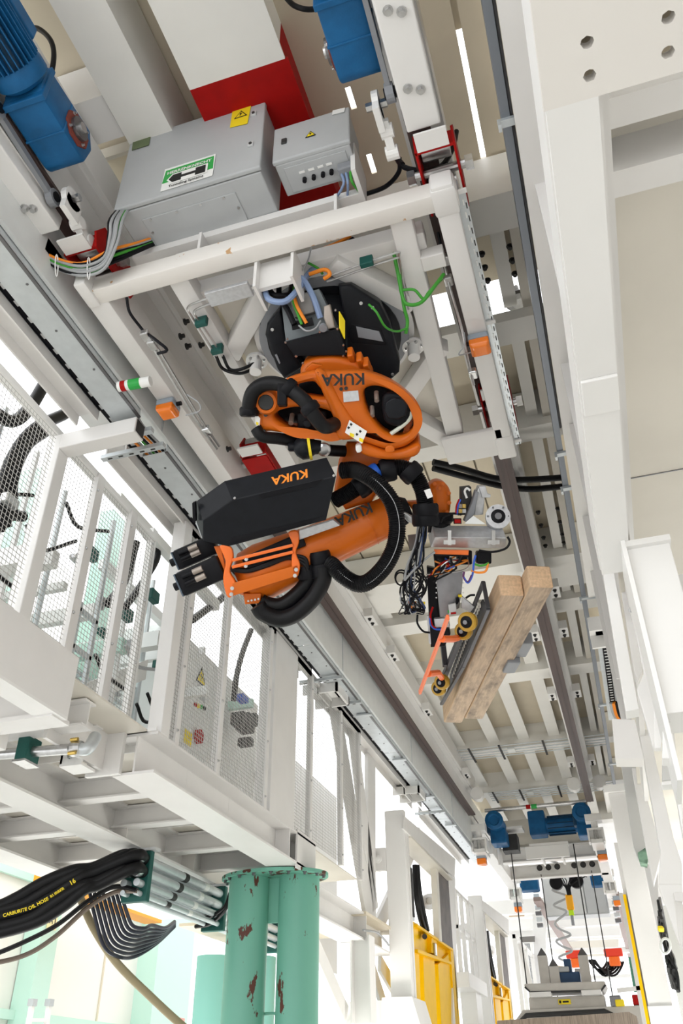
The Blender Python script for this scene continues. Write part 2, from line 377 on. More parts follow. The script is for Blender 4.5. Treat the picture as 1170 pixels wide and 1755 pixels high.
ar = ob('arm', G().box(-3.70, -3.02, 4.26, 4.40, 5.90, 6.05), 'white', fn, bevel=.008)
ob('tube_opening', G().box(-3.021, -3.015, 4.275, 4.385, 5.915, 6.035), 'dark', ar)
for yy in (4.86, 5.44): post(fn, -3.72, yy, yy + .1, 4.02, 6.1, 'white')
for a, b in ((2.4, 4.27), (4.40, 4.86), (4.96, 5.44), (5.54, 5.95)): wiremesh(fn, -3.76, a, b, 4.06, 6.1)
ob('top_rail', G().box(-3.82, -3.74, 2.4, 5.95, 6.06, 6.12), 'white2', fn)
post(fn, -3.76, 5.9, 5.98, 4.03, 6.2, 'white2')
ff = thing('safety_fence', 'white wire mesh fence standing on the long platform beam with green pillars below', 'fence', (-3.38, 7, 4.03))
ob('post', G().box(-3.46, -3.33, 5.76, 5.9, 4.03, 6.1), 'white2', ff, bevel=.006)
for yy in (6.02, 6.83, 7.98, 9.38, 10.6, 11.5): post(ff, -3.34, yy, yy + .075, 4.03, 6.06)
for a, b in ((5.9, 6.02), (6.1, 6.83), (6.9, 7.98), (8.9, 9.38), (9.46, 10.6), (10.68, 11.5)): wiremesh(ff, -3.36, a, b, 4.05, 6.06, .036)
ob('wide_post', G().box(-3.52, -3.34, 8.14, 8.86, 4.03, 6.1), 'white', ff, bevel=.004)
ob('top_rail', G().box(-3.42, -3.35, 5.8, 11.6, 6.06, 6.12), 'white2', ff)
for yb in (9.75, 14.4):
    ob('outrigger', G().box(-3.6, -3.12, yb, yb+.03, 5.98, 6.1).box(-3.6, -3.12, yb+.5, yb+.53, 5.98, 6.1).box(-3.15, -3.12, yb, yb+.53, 5.98, 6.1).box(-3.4, -3.38, yb, yb+.53, 5.98, 6.1).box(-3.6, -3.12, yb, yb+.53, 6.1, 6.115), 'white2', ff)
# ---- platforms
p1 = thing('platform', 'white steel platform on I beams, left, with green pillars below', 'platform', (-4.4, 7, 3.7))
ob('edge_beam', G().ibeam((-3.51, 5.72, 3.7), (-3.51, 9.55, 3.7), .36, .33, .022, .016), 'white', p1)
ob('end_stiffener', G().box(-3.50, -3.335, 8.72, 8.74, 3.72, 4.01).box(-3.35, -3.33, 8.95, 9.56, 3.66, 4.06), 'white', p1)
ob('clip', G().box(-3.7, -3.34, 5.70, 5.72, 4.03, 4.06), 'white2', p1)
for x in (-4.75, -6.1): ob('long_beam', G().ibeam((x, 1.0, 3.7), (x, 11.5, 3.7), .36, .33, .022, .016), 'white', p1)
for y in (5.0, 6.6, 7.5, 8.6, 9.5):
    ob('cross_beam', G().ibeam((-6.1, y, 3.82), (-3.5, y, 3.82), .14, .2, .016, .012), 'white', p1)
for y in (5.9, 7.0, 8.05, 9.05): ob('deck_rib', G().box(-6, -3.6, y, y+.012, 3.95, 4.03), 'white', p1)
ob('deck_plate', G().box(-6.3, -3.42, 3.2, 11.5, 4.03, 4.045), 'cream_light', p1)
for y in (7.5, 9.0): ob('web_stiffener', G().box(-4.92, -4.58, y, y+.015, 3.73, 4.0), 'white_rust', p1)
p2 = thing('platform', 'white boxed platform edge at the left picture border below the mesh', 'platform', (-3.6, 3, 3.7))
ob('fascia', G().box(-3.36, -3.33, .8, 4.53, 3.7, 4.13), 'white', p2)
ob('flange', G().box(-3.50, -3.33, .8, 4.53, 3.68, 3.70), 'white2', p2)
ob('end_channel', G().box(-4.9, -3.36, 4.46, 4.53, 3.7, 4.0).box(-4.9, -3.36, 4.40, 4.60, 3.67, 3.70), 'white', p2)
ob('deck_plate', G().box(-4.9, -3.36, .8, 4.5, 4.04, 4.06), 'cream_light', p2)
ob('hanging_bracket', G().box(-4.15, -3.95, 4.55, 4.75, 3.62, 3.645).box(-3.97, -3.95, 4.55, 4.75, 3.645, 3.8), 'white2', p2)
cb = thing('channel_beam', 'white channel stub with two bolts at the galvanised pipe end', 'beam', (-3.9, 5.3, 3.9))
ob('web', G().box(-3.78, -3.75, 4.9, 5.72, 3.74, 4.05).box(-3.9, -3.6, 5.66, 5.70, 3.70, 4.03), 'white', cb)
ob('stub', G().box(-3.95, -3.76, 5.38, 5.58, 3.70, 3.72).box(-3.95, -3.93, 5.38, 5.58, 3.72, 3.9).box(-3.95, -3.76, 5.38, 5.40, 3.72, 3.9), 'white2', cb)
for z in (3.77, 3.83): ob('bolt', G().bolt((-3.86, 5.37, z), (0, -1, 0), .016, .015), 'steel', cb)
# galvanised pipe with clamp
q = thing('pipe', 'galvanised pipe with teal clamp and elbow under the left platform', 'pipe', (-4.2, 5.3, 3.9))
e0 = P(0, 1293, 'y', 5.1); e1 = P(130, 1283, 'y', 5.1)
ob('tube', G().cyl(e0 + (e0 - e1)*1.2, e1, .04, 16), 'steel', q, smooth=True)
e2 = P(150, 1283, 'y', 5.12); e3 = P(164, 1262, 'y', 5.2)
ob('elbow', G().tube(bez([e1, e2, e3], 6), .046, 14), 'galv', q, smooth=True)
ob('coupling', G().lathe(e1 - V((.04, 0, 0)), (1, 0, 0), [(0, .05), (.02, .06), (.05, .06), (.09, .05)], 16), 'steel', q)
for s in (-1, 1): ob('coupling_bolt', G().cyl(e1 + V((-.02, -.05, .05*s)), e1 + V((.04, -.05, .05*s)), .014, 8), 'brass', q)
c0 = P(48, 1289, 'y', 5.1); ob('clamp', G().box(c0.x-.05, c0.x+.05, 5.02, 5.18, c0.z-.08, c0.z+.1), 'teal_clamp', q, bevel=.01)
ob('clamp_plate', G().box(c0.x-.055, c0.x+.055, 5.01, 5.19, c0.z-.095, c0.z-.08), 'steel', q)
# ---- green pillars
gp = thing('pillar', 'twin mint green pipe pillar with rusty oval head plate under the platform', 'pillar', (-3.75, 9.35, 0))
oc = V((-3.75, 9.38, 3.69))
ob('head_plate', G().prism([oc + V((math.cos(a)*.62, math.sin(a)*.42, 0)) for a in [i*math.pi/18 for i in range(36)]], (0, 0, -.035)), 'mint_flange', gp)
for x, y in ((-4.02, 9.3), (-3.47, 9.42)): ob('tube', G().cyl((x, y, 0), (x, y, 3.66), .225, 40), 'mint', gp, smooth=True)
ob('gusset', G().box(-3.85, -3.63, 9.34, 9.37, 3.2, 3.66), 'mint', gp)
ob('tie', G().cyl((-3.8, 9.36, 2.35), (-3.65, 9.36, 2.35), .015, 10), 'mint', gp)
for i in range(10):
    a = math.pi + i*math.pi/9; ob('bolt', G().bolt(oc + V((math.cos(a)*.58, math.sin(a)*.38, -.035)), (0, 0, -1), .016, .02), 'steel_dark', gp)
g2 = thing('pillar', 'mint green pipe pillar half hidden behind the twin pillar', 'pillar', (-5.3, 12, 0))
for x, y in ((-5.75, 12.2), (-5.2, 12.5)): ob('tube', G().cyl((x, y, 0), (x, y, 3.3), .25, 32), 'mint_clean', g2, smooth=True) if 'mint_clean' in M else None

# ================================================================ robot crane (gantry frame under the rails)
gn = thing('overhead_crane', 'white welded crane frame under the rails carrying the upside down robot', 'crane', (-1.55, 4.5, 6.2))
def rhs(name, x0, x1, y0, y1, z0, z1, m='white', par=None): return ob(name, G().box(x0, x1, y0, y1, z0, z1), m, par or gn, bevel=.014, smooth=True)
rhs('cross_beam', -2.80, -.22, 3.15, 3.28, 6.20, 6.35, 'white_rust')
rhs('end_cap', -2.87, -2.78, 3.06, 3.28, 6.18, 6.37)
rhs('side_beam', -.375, -.235, 3.10, 5.86, 6.20, 6.36)
rhs('side_beam', -2.88, -2.72, 3.27, 5.86, 6.20, 6.56)
ob('corner_weld', G().box(-.385, -.225, 3.12, 3.32, 6.19, 6.365), 'white', gn, bevel=.02, smooth=True)
ob('corner_weld', G().box(-.385, -.225, 5.6, 5.9, 6.19, 6.37), 'white', gn, bevel=.02, smooth=True)
rhs('cross_beam', -.82, -.3, 5.48, 5.84, 6.20, 6.24)
rhs('upstand', -.82, -.36, 5.80, 5.84, 6.24, 6.36)
rhs('inner_beam', -2.3, -.5, 3.48, 3.62, 6.32, 6.46)
ob('inner_beam', G().bar((-.61, 3.2, 6.33), (-.70, 5.55, 6.33), .15, .16), 'white', gn, bevel=.02, smooth=True)
ob('inner_beam', G().bar((-2.20, 3.2, 6.33), (-2.20, 5.55, 6.33), .15, .16), 'white', gn, bevel=.02, smooth=True)
for a, b in (((-2.16, 4.1), (-1.62, 3.55)), ((-1.15, 3.52), (-.70, 4.05)), ((-1.02, 5.0), (-.60, 4.5)), ((-1.05, 5.2), (-.72, 5.7)), ((-2.16, 4.6), (-1.7, 5.2))):
    ob('diagonal', G().bar((*a, 6.33), (*b, 6.33), .14, .14), 'white', gn, bevel=.012, smooth=True)
ob('side_stub', G().box(-.56, -.40, 3.62, 3.74, 6.24, 6.34), 'white', gn, bevel=.008)
ob('pipe_bracket', G().box(-1.98, -1.72, 3.34, 3.40, 6.10, 6.3), 'white', gn) if False else None
# underhung cover box in the middle of the front beam
hb = ob('cable_guide', G().box(-1.60, -1.36, 3.34, 3.37, 6.0, 6.25).box(-1.62, -1.6, 3.28, 3.5, 5.96, 6.25).box(-1.36, -1.34, 3.28, 3.5, 5.96, 6.25), 'white', gn)
# ring plate that carries the robot
RA = V((-1.34, 4.15, 6.30)); NS = 48
ci = lambda r, z, n=NS: [V((RA.x + r*math.cos(2*math.pi*k/n), RA.y + r*math.sin(2*math.pi*k/n), z)) for k in range(n)]
ob('ring_plate', G().ring(ci(.60, 6.30), ci(.1, 6.30), (0, 0, .05)), 'white', gn)
ob('deck_plate', G().box(-2.1, -.7, 3.55, 5.4, 6.40, 6.43), 'cream_light', gn)
for px, py in ((440, 625), (708, 600)):
    c = P(px, py - 8, 'z', 6.28); cc = ob('flange_disc', G().cyl(c, c + V((0, 0, -.02)), .085, 20), 'white2', gn)
    for i in range(6):
        a = i*1.047; ob('bolt', G().bolt(c + V((.06*math.cos(a), .06*math.sin(a), -.02)), (0, 0, -1), .009, .012), 'steel', cc)
    ob('stub', G().cyl(c + V((0, -.01, -.02)), c + V((0, -.01, -.14)), .045, 20), 'white2', cc)
# cabinet shelf
sh = ob('cabinet_shelf', G().box(-2.55, -.86, 3.21, 3.28, 6.53, 6.595), 'white', gn)
for x in (-2.0, -1.02): ob('shelf_leg', G().box(x, x+.02, 3.16, 3.27, 6.34, 6.53).box(x-.16, x, 3.16, 3.27, 6.345, 6.36), 'white', gn); ob('bolt', G().bolt((x-.06, 3.2, 6.35), (0, -.7, -.7), .016, .02), 'steel', gn)
# hydraulic pipes along the inner frame
def pp(*a): return [P(x, y, 'z', z) for x, y, z in a]
for i, d in enumerate((0, 9)):
    ob('hydraulic_pipe', G().tube(bez(pp((478, 478+d, 6.2), (400, 498+d, 6.2), (345+d*.6, 515+d, 6.2), (322+d*1.2, 527+d*.8, 6.2), (330+d*1.1, 545+d*.4, 6.2), (352+d*1.1, 580, 6.2), (372+d*1.1, 612, 6.2)), 5), .009, 8), 'steel', gn, smooth=True)
    ob('hydraulic_hose', G().tube(bez(pp((370+d*1.3, 610, 6.2), (382+d*1.2, 632, 6.19), (410, 640-d*.7, 6.15), (436, 632-d, 6.2)), 6), .013, 8), 'rubber', gn, smooth=True)
    ob('hydraulic_pipe', G().tube(bez(pp((560, 474+d, 6.2), (672, 435+d, 6.2), (684, 440+d, 6.2), (690, 480, 6.2), (700, 530, 6.2)), 5), .008, 8), 'steel', gn, smooth=True)
for px, py in ((383, 510), (345, 553), (372, 600), (628, 450)):
    c = P(px, py, 'z', 6.19); ob('pipe_clamp', G().box(c.x-.045, c.x+.045, c.y-.02, c.y+.02, c.z-.03, c.z+.05), 'teal_clamp', gn, bevel=.006)
pb = ob('valve_plate', G().box(-2.02, -1.70, 3.36, 3.48, 6.12, 6.15), 'alu', gn, bevel=.004)
# cables around the base connection
for i, (m, r, pts) in enumerate((
    ('blue_hose', .021, ((453, 497, 5.6), (462, 514, 5.55), (490, 516, 5.52), (515, 490, 5.6), (528, 470, 5.75), (560, 440, 5.9), (590, 415, 6.0))),
    ('blue_hose', .021, ((505, 473, 5.7), (520, 480, 5.62), (537, 510, 5.6), (549, 545, 5.62))),
    ('black', .019, ((478, 480, 5.7), (479, 510, 5.66), (492, 530, 5.62), (504, 556, 5.6))),
    ('orange_wire', .012, ((503, 503, 5.64), (509, 525, 5.6), (525, 554, 5.6))),
    ('green_wire', .010, ((505, 487, 5.66), (502, 515, 5.62), (517, 556, 5.6))),
    ('orange_wire', .014, ((530, 470, 5.7), (556, 462, 5.66), (565, 470, 5.64), (555, 478, 5.66))),
    ('orange_wire', .013, ((545, 430, 5.9), (575, 418, 5.95), (600, 405, 6.0))),
    ('black', .02, ((548, 448, 5.9), (575, 436, 5.9), (605, 410, 6.0))),
    ('green_wire', .009, ((527, 450, 5.75), (545, 460, 5.7), (553, 470, 5.7))),
    ('grey_wire', .006, ((533, 425, 5.75), (526, 450, 5.7), (508, 474, 5.66), (480, 488, 5.64), (457, 485, 5.64))),
    ('grey_wire', .006, ((512, 558, 5.6), (525, 567, 5.55), (540, 563, 5.56), (549, 550, 5.6))),
    ('black', .02, ((459, 492, 5.68), (470, 506, 5.6), (495, 505, 5.62), (500, 490, 5.7))),
    ('green_wire', .013, ((640, 405, 5.75), (668, 418, 5.7), (680, 460, 5.7), (690, 510, 5.7), (700, 522, 5.68), (722, 518, 5.68), (745, 490, 5.7), (760, 470, 5.75))),
    ('green_wire', .010, ((690, 497, 5.7), (710, 497, 5.68), (725, 512, 5.68), (735, 500, 5.7), (757, 478, 5.75))),
    ('green_wire', .012, ((684, 470, 5.7), (692, 525, 5.72), (698, 550, 5.75), (695, 572, 5.76))),
    ('green_wire', .008, ((632, 522, 5.6), (645, 535, 5.55), (660, 560, 5.6), (680, 568, 5.7), (698, 562, 5.76))),
    ('black', .011, ((738, 372, 5.9), (748, 390, 5.9), (755, 420, 5.88))),
    ('steel', .010, ((755, 420, 5.9), (770, 490, 5.95), (790, 560, 6.05), (800, 610, 6.1), (812, 660, 6.2))),
    ('grey_wire', .005, ((795, 570, 6.05), (796, 590, 6.0), (786, 608, 6.0), (806, 604, 6.1))),
    ('black', .011, ((217, 510, 5.8), (222, 535, 5.8), (240, 560, 5.85), (250, 572, 5.85))),
    ('black', .011, ((250, 570, 5.85), (270, 585, 5.8), (286, 600, 5.8), (270, 606, 5.85))),
    ('steel', .010, ((262, 595, 5.9), (300, 660, 6.05), (340, 725, 6.2), (372, 770, 6.3))),
    ('steel', .010, ((268, 593, 5.9), (306, 657, 6.05), (346, 722, 6.2), (376, 765, 6.3))),
    ('grey_wire', .005, ((320, 676, 6.1), (340, 690, 6.05), (342, 704, 6.05), (318, 712, 6.05))))):
    ob('cable', G().tube(bez([D(*p) for p in pts], 5), r, 8), m, gn, smooth=True)
for px, py, dp in ((250, 575, 5.86), (262, 590, 5.88), (355, 738, 6.25), (764, 445, 5.9), (768, 480, 5.95), (810, 640, 6.18)):
    c = D(px, py, dp); ob('fitting', G().box(c.x-.03, c.x+.03, c.y-.04, c.y+.04, c.z-.025, c.z+.025), 'steel', gn, bevel=.008)
# slotted cable duct down the right side
dc = ob('cable_duct', G().box(-.215, -.175, 3.24, 5.86, 6.30, 6.31).box(-.235, -.215, 3.24, 5.86, 6.30, 6.42), 'galv', gn)
y = 3.3
while y < 5.8:
    ob('duct_slot', G().box(-.205, -.198, y, y+.045, 6.297, 6.30), 'sign_white', dc); ob('duct_slot', G().box(-.19, -.183, y+.03, y+.075, 6.297, 6.30), 'dark', dc); y += .1
for yy in (3.22, 4.36, 5.78): ob('duct_clip', G().box(-.25, -.165, yy, yy+.03, 6.285, 6.30), 'white2', gn)
# orange marker lamps under the side beams
def beacon(c, label, dx):
    t = thing('marker_lamp', label, 'lamp', c, 'orange lamps under the crane')
    ob('housing', G().box(c.x-.075, c.x+.075, c.y-.07, c.y+.07, c.z, c.z+.055), 'grey_lamp', t, bevel=.012)
    ob('lens', G().loft([[c + V((sx*.072*k, sy*.068*k, z)) for sx, sy in ((-1, -1), (1, -1), (1, 1), (-1, 1))] for k, z in ((1, 0), (1, -.05), (.72, -.075))]), 'orange_lens', t, bevel=.008)
    ob('gland', G().cyl(c + V((dx*.075, 0, .025)), c + V((dx*.115, 0, .025)), .018, 8), 'black', t)
    ob('mounting_plate', G().box(c.x-.05, c.x+.05, c.y+.07, c.y+.10, c.z+.02, c.z+.08), 'steel', t)
beacon(V((-2.80, 4.34, 6.14)), 'orange lamp under the left beam of the robot crane', 1)
beacon(V((-.305, 4.42, 6.14)), 'orange lamp under the right beam of the robot crane', -1)
# ---------------------------------------------------------------- wheel boxes
def wheelbox(c, label, s, solid=False):
    t = thing('wheel_box', label, 'crane wheel', c, 'red crane wheel boxes')
    for d in (-.12, .12): ob('cheek', G().prism([c + V((d, y, z)) for y, z in ((-.24, -.02), (.24, -.02), (.28, .1), (.18, .24), (-.2, .24), (-.28, .1))], (.016, 0, 0)), 'red', t, bevel=.004)
    ob('tie_plate', G().box(c.x-.12, c.x+.12, c.y-.24, c.y-.22, c.z-.02, c.z+.12), 'red', t)
    for dy in (-.14, .14): ob('roller', G().cyl(c + V((-.09, dy, .16)), c + V((.09, dy, .16)), .085, 20), 'steel', t, smooth=True)
    ob('axle', G().cyl(c + V((-.2, 0, .1)), c + V((.2, 0, .1)), .03, 12), 'steel', t)
    for d in (-.19, .19): ob('nut', G().cyl(c + V((d-.025, 0, .1)), c + V((d+.025, 0, .1)), .05, 6), 'steel', t)
    if solid: ob('guard_plate', G().box(c.x-.12, c.x+.12, c.y-.2, c.y+.26, c.z-.03, c.z-.018), 'red', t)
    ob('foot_plate', G().box(c.x-.1, c.x+.1, c.y-.36, c.y-.24, c.z-.03, c.z-.012), 'white2', t)
wheelbox(V((-2.80, 3.2, 6.42)), 'red wheel box by the cable bundle at the near left frame corner', -1)
wheelbox(V((-.31, 3.2, 6.42)), 'red wheel box above the near right frame corner by the slotted duct', 1)
wheelbox(V((-2.52, 5.62, 6.42)), 'red wheel box above the black robot box on the left beam', -1, True)
wheelbox(V((-.31, 5.55, 6.42)), 'red wheel box at the far right frame corner behind the duct', 1)
# ---------------------------------------------------------------- bogies with gear motors
def bogie(x0, x1, s, label, y1):
    t = thing('drive_bogie', label, 'bogie', ((x0+x1)/2, 2, 6.45), 'drive bogies under the rails')
    bp = ob('beam', G().box(x0, x1, .8, y1, 6.45, 6.58), 'white2', t, bevel=.01)
    for y in (2.1, 2.55):
        for x in (x0+.07, x1-.07): ob('bolt', G().bolt((x, y+(x-x0)*.4, 6.45), (0, 0, -1), .02, .022), 'steel', bp)
    xi = x0 if s > 0 else x1
    ob('side_plate', G().box(xi-.012, xi+.012, .8, y1-.1, 6.56, 6.78), 'white', t)
    a = xi - s*.045                                                  # torque arm
    tq = ob('torque_arm', G().bar((a, 2.02, 6.58), (a, 2.62, 6.54), .03, .05).cyl((a-.025, 2.0, 6.58), (a+.025, 2.0, 6.58), .06, 16).cyl((a-.025, 2.62, 6.54), (a+.025, 2.62, 6.54), .06, 16), 'grey_plastic', t)
    for y, z in ((2.0, 6.58), (2.62, 6.54)): ob('bush', G().cyl((a-.035, y, z), (a+.035, y, z), .035, 14), 'black', tq)
    b = xi - s*.02
    ob('lug', G().cyl((b-.1*s, 2.68, 6.56), (b-.14*s, 2.68, 6.56), .085, 20).box(min(b-.1*s, b-.14*s), max(b-.1*s, b-.14*s), 2.62, 2.78, 6.42, 6.56), 'white2', t)
    ob('lug_bolt', G().cyl((b-.06*s, 2.68, 6.56), (b-.19*s, 2.68, 6.56), .028, 6), 'steel', t)
    ob('link', G().bar((b-.1*s, 2.75, 6.50), (b-.1*s, 2.98, 6.45), .05, .06).cyl((b-.14*s, 2.82, 6.49), (b-.06*s, 2.82, 6.49), .045, 14).cyl((b-.14*s, 2.95, 6.46), (b-.06*s, 2.95, 6.46), .045, 14), 'white2', t)
    return t
bogie(-3.05, -2.86, -1, 'white bolted drive bogie plate below the left gear motor', 2.80)
bogie(-.445, -.235, 1, 'white bolted drive bogie plate at the top beside the right gear motor', 2.85)
def gearmotor(c, label, s):
    x, y, z = c                                                       # gearbox bottom centre, output end
    t = thing('gear_motor', label, 'motor', c, 'blue gear motors')
    gb = ob('gearbox', G().prism([V((x-.135, yy, zz)) for yy, zz in ((-.0+y, z), (y-.42, z), (y-.46, z+.08), (y-.46, z+.30), (y+.02, z+.34), (y+.08, z+.2), (y+.05, z+.03))], (.27, 0, 0)), 'blue', t, bevel=.018, smooth=True)
    ob('rib', G().box(x-.14, x+.14, y-.2, y-.185, z-.006, z+.3), 'blue', gb, bevel=.004)
    ob('rib', G().box(x-.145, x+.145, y-.44, y-.40, z-.01, z+.32), 'blue', gb, bevel=.006)
    f = x - s*.136
    ob('output_flange', G().prism([V((f, y-.10+.12*math.cos(a), z+.16+.125*math.sin(a))) for a in [i*math.pi/4+.39 for i in range(8)]], (-s*.012, 0, 0)), 'red_oxide', gb)
    ob('bearing', G().cyl((f-s*.012, y-.10, z+.16), (f-s*.035, y-.10, z+.16), .078, 24), 'steel_dark', gb)
    ob('shaft', G().cyl((f-s*.03, y-.10, z+.16), (f-s*.055, y-.10, z+.16), .035, 24), 'steel', gb)
    for a in range(4): ob('bolt', G().bolt((f-s*.012, y-.10+.1*math.cos(a*1.57+.78), z+.16+.1*math.sin(a*1.57+.78)), (-s, 0, 0), .008, .012), 'steel', gb)
    mo = ob('motor_flange', G().lathe((x, y-.46, z+.17), (0, -1, 0), [(0, .14), (.03, .17), (.10, .17), (.13, .155)], 32), 'blue', t, smooth=True)
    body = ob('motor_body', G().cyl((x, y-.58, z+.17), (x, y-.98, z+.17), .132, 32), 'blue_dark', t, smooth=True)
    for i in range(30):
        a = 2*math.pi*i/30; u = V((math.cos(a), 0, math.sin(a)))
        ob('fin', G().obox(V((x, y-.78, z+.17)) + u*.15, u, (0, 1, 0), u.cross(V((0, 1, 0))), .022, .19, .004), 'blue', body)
    ob('terminal_box', G().box(x-s*.06-.08, x-s*.06+.08, y-.9, y-.62, z+.30, z+.42), 'blue', t, bevel=.012)
    ob('brake_cover', G().lathe((x, y-.98, z+.17), (0, -1, 0), [(0, .175), (.02, .185), (.30, .185), (.38, .15)], 32), 'blue', t, smooth=True)
    return t
gm1 = gearmotor(V((-2.645, 2.45, 6.60)), 'large blue gear motor with finned body at the top left', -1)
gm2 = gearmotor(V((-.635, 2.48, 6.60)), 'blue gear motor at the top centre beside the bolted white plate', 1)
tag(ob('cable', G().tube(bez([D(38, 55, 5.95), D(62, 48, 5.8), D(86, 68, 5.7), D(92, 100, 5.65), D(80, 145, 5.6), D(45, 176, 5.6), D(0, 182, 5.7)], 8), .018, 10), 'rubber', smooth=True), 'black cable looping over the big blue gear motor', 'cable')
tag(ob('cable', G().tube(bez([D(485, -10, 5.6), D(505, 10, 5.5), D(535, 16, 5.5), D(565, 4, 5.6)], 8), .018, 10), 'rubber', smooth=True), 'black cable dipping from the top edge by the second blue motor', 'cable')
# ---------------------------------------------------------------- cabinets
cab = thing('control_cabinet', 'large grey control cabinet with a green and white maker sign', 'cabinet', (-1.97, 3.05, 6.6))
ob('body', G().box(-2.50, -1.44, 2.90, 3.24, 6.6, 7.44), 'cab_grey', cab, bevel=.008)
dr = ob('door', G().box(-2.51, -1.43, 2.86, 2.895, 6.60, 7.46), 'cab_grey', cab, bevel=.01)
gl = G(); gp_ = [V((-2.20, 2.97, 0)), V((-1.62, 2.97, 0)), V((-1.62, 3.2, 0)), V((-2.20, 3.2, 0))]
ob('gland_plate', G().box(-2.36, -1.66, 2.985, 3.235, 6.592, 6.6), 'cab_grey', cab, bevel=.004)
for x in (-2.3, -2.1, -1.92, -1.75): ob('screw', G().cyl((x, 3.0, 6.592), (x, 3.0, 6.588), .01, 8), 'steel', cab)
for x in (-2.335, -1.685): ob('screw', G().cyl((x, 3.1, 6.592), (x, 3.1, 6.588), .01, 8), 'steel', cab)
for z in (6.86, 7.24): ob('lock', G().box(-1.53, -1.49, 2.848, 2.862, z, z+.05), 'cab_light', dr, bevel=.004); ob('lock_core', G().cyl((-1.51, 2.85, z+.025), (-1.51, 2.842, z+.025), .012, 8), 'dark', dr)
def F_(px, py): return P(px, py, 'y', 2.856)
def quad(name, pts, m, par, th=.003, n=(0, -1, 0)): return ob(name, G().prism(pts, V(n)*th), m, par)
lb = quad('maker_sign', [F_(283, 291), F_(370, 264), F_(364, 301), F_(275, 329)], 'sign_white', dr)
quad('sign_field', [F_(285, 294), F_(367, 268), F_(365, 289), F_(278, 316)], 'sign_green', dr, .005)
sx = (F_(367, 268) - F_(285, 294)).normalized()
text('sign_lettering', 'HERRENKNECHT', 'sign_white', dr, F_(325, 288) + V((0, -.007, 0)), sx, (0, 0, 1), .33)
text('sign_lettering', 'Tunneling Systems', 'ink', dr, F_(319, 312) + V((0, -.007, 0)), sx, (0, 0, 1), .26)
o0 = F_(324, 299) + V((0, -.007, 0)); up = V((0, 0, 1)); up = (up - sx*up.dot(sx)).normalized()
qq = lambda pts: [o0 + sx*a + up*b for a, b in pts]
ob('sign_logo', G().prism(qq(((-.165, 0), (-.125, .055), (.14, .055), (.14, -.055), (-.125, -.055))), (0, -.001, 0)), 'sign_white', dr)
ob('sign_logo', G().prism(qq(((-.15, 0), (-.12, .042), (-.055, .042), (-.055, .014), (.05, .014), (.05, .042), (.125, .042), (.125, -.042), (.05, -.042), (.05, -.014), (-.055, -.014), (-.055, -.042), (-.12, -.042))), (0, -.002, 0)), 'ink', dr)
quad('small_plate', [F_(228, 243), F_(258, 235), F_(255, 249), F_(226, 258)], 'olive', dr)
quad('warning_sign', [F_(399, 188), F_(430, 182), F_(424, 212), F_(394, 219)], 'sign_yellow', dr)
def tri(par, c, n, u, up, s, core='sign_yellow'):
    n = V(n); ob('warning_triangle', G().prism([c + u*s*a + up*s*b for a, b in ((-.5, -.35), (.5, -.35), (0, .5))], n*.002), 'ink', par)
    ob('warning_triangle', G().prism([c + u*s*a + up*s*b for a, b in ((-.36, -.27), (.36, -.27), (0, .34))], n*.004), core, par)
    ob('warning_bolt', G().prism([c + u*s*a + up*s*b for a, b in ((.05, .25), (-.12, -.02), (-.01, .0), (-.06, -.24), (.12, .04), (.01, .03))], n*.006), 'ink', par)
tri(dr, F_(413, 197) + V((0, -.003, 0)), (0, -1, 0), sx, up, .1)
c2 = thing('control_cabinet', 'small grey cabinet with plug sockets beside the large cabinet', 'cabinet', (-1.1, 3.05, 6.68))
ob('body', G().box(-1.36, -.84, 2.94, 3.18, 6.68, 7.06), 'cab_grey', c2, bevel=.008)
d2 = ob('door', G().box(-1.37, -.83, 2.91, 2.945, 6.68, 7.08), 'cab_grey', c2, bevel=.01)
ob('gland_plate', G().box(-1.31, -.88, 2.97, 3.16, 6.673, 6.68), 'cab_grey', c2, bevel=.004)
for x in (-1.2, -1.135, -1.07, -1.01):
    ob('socket', G().cyl((x, 3.08, 6.675), (x, 3.08, 6.64), .015, 10), 'black', c2); ob('label_tag', G().box(x-.02, x+.02, 3.02, 3.035, 6.668, 6.672), 'sign_white', c2)
ob('plug', G().box(-.96, -.86, 3.04, 3.14, 6.60, 6.67), 'grey_plastic', c2, bevel=.01)
for i in range(3): ob('plug_cable', G().tube(bez([V((-.94+.03*i, 3.08, 6.61)), V((-.94+.03*i, 3.12, 6.54)), V((-1.05+.1*i, 3.24, 6.56))], 5), .009, 8), 'blue_hose' if i < 2 else 'green_wire', c2)
ob('lock', G().box(-1.31, -1.27, 2.9, 2.912, 6.86, 6.92), 'dark', d2, bevel=.006)
cF = lambda px, py: P(px, py, 'y', 2.905)
tri(d2, cF(532, 230), (0, -1, 0), sx, up, .075)
quad('type_plate', [cF(570, 190), cF(591, 185), cF(590, 192), cF(569, 197)], 'sign_white', d2)
tag(ob('shelf_side', G().box(-.86, -.83, 3.02, 3.3, 6.52, 6.82), 'white'), 'white side plate at the right end of the cabinet shelf', 'bracket')
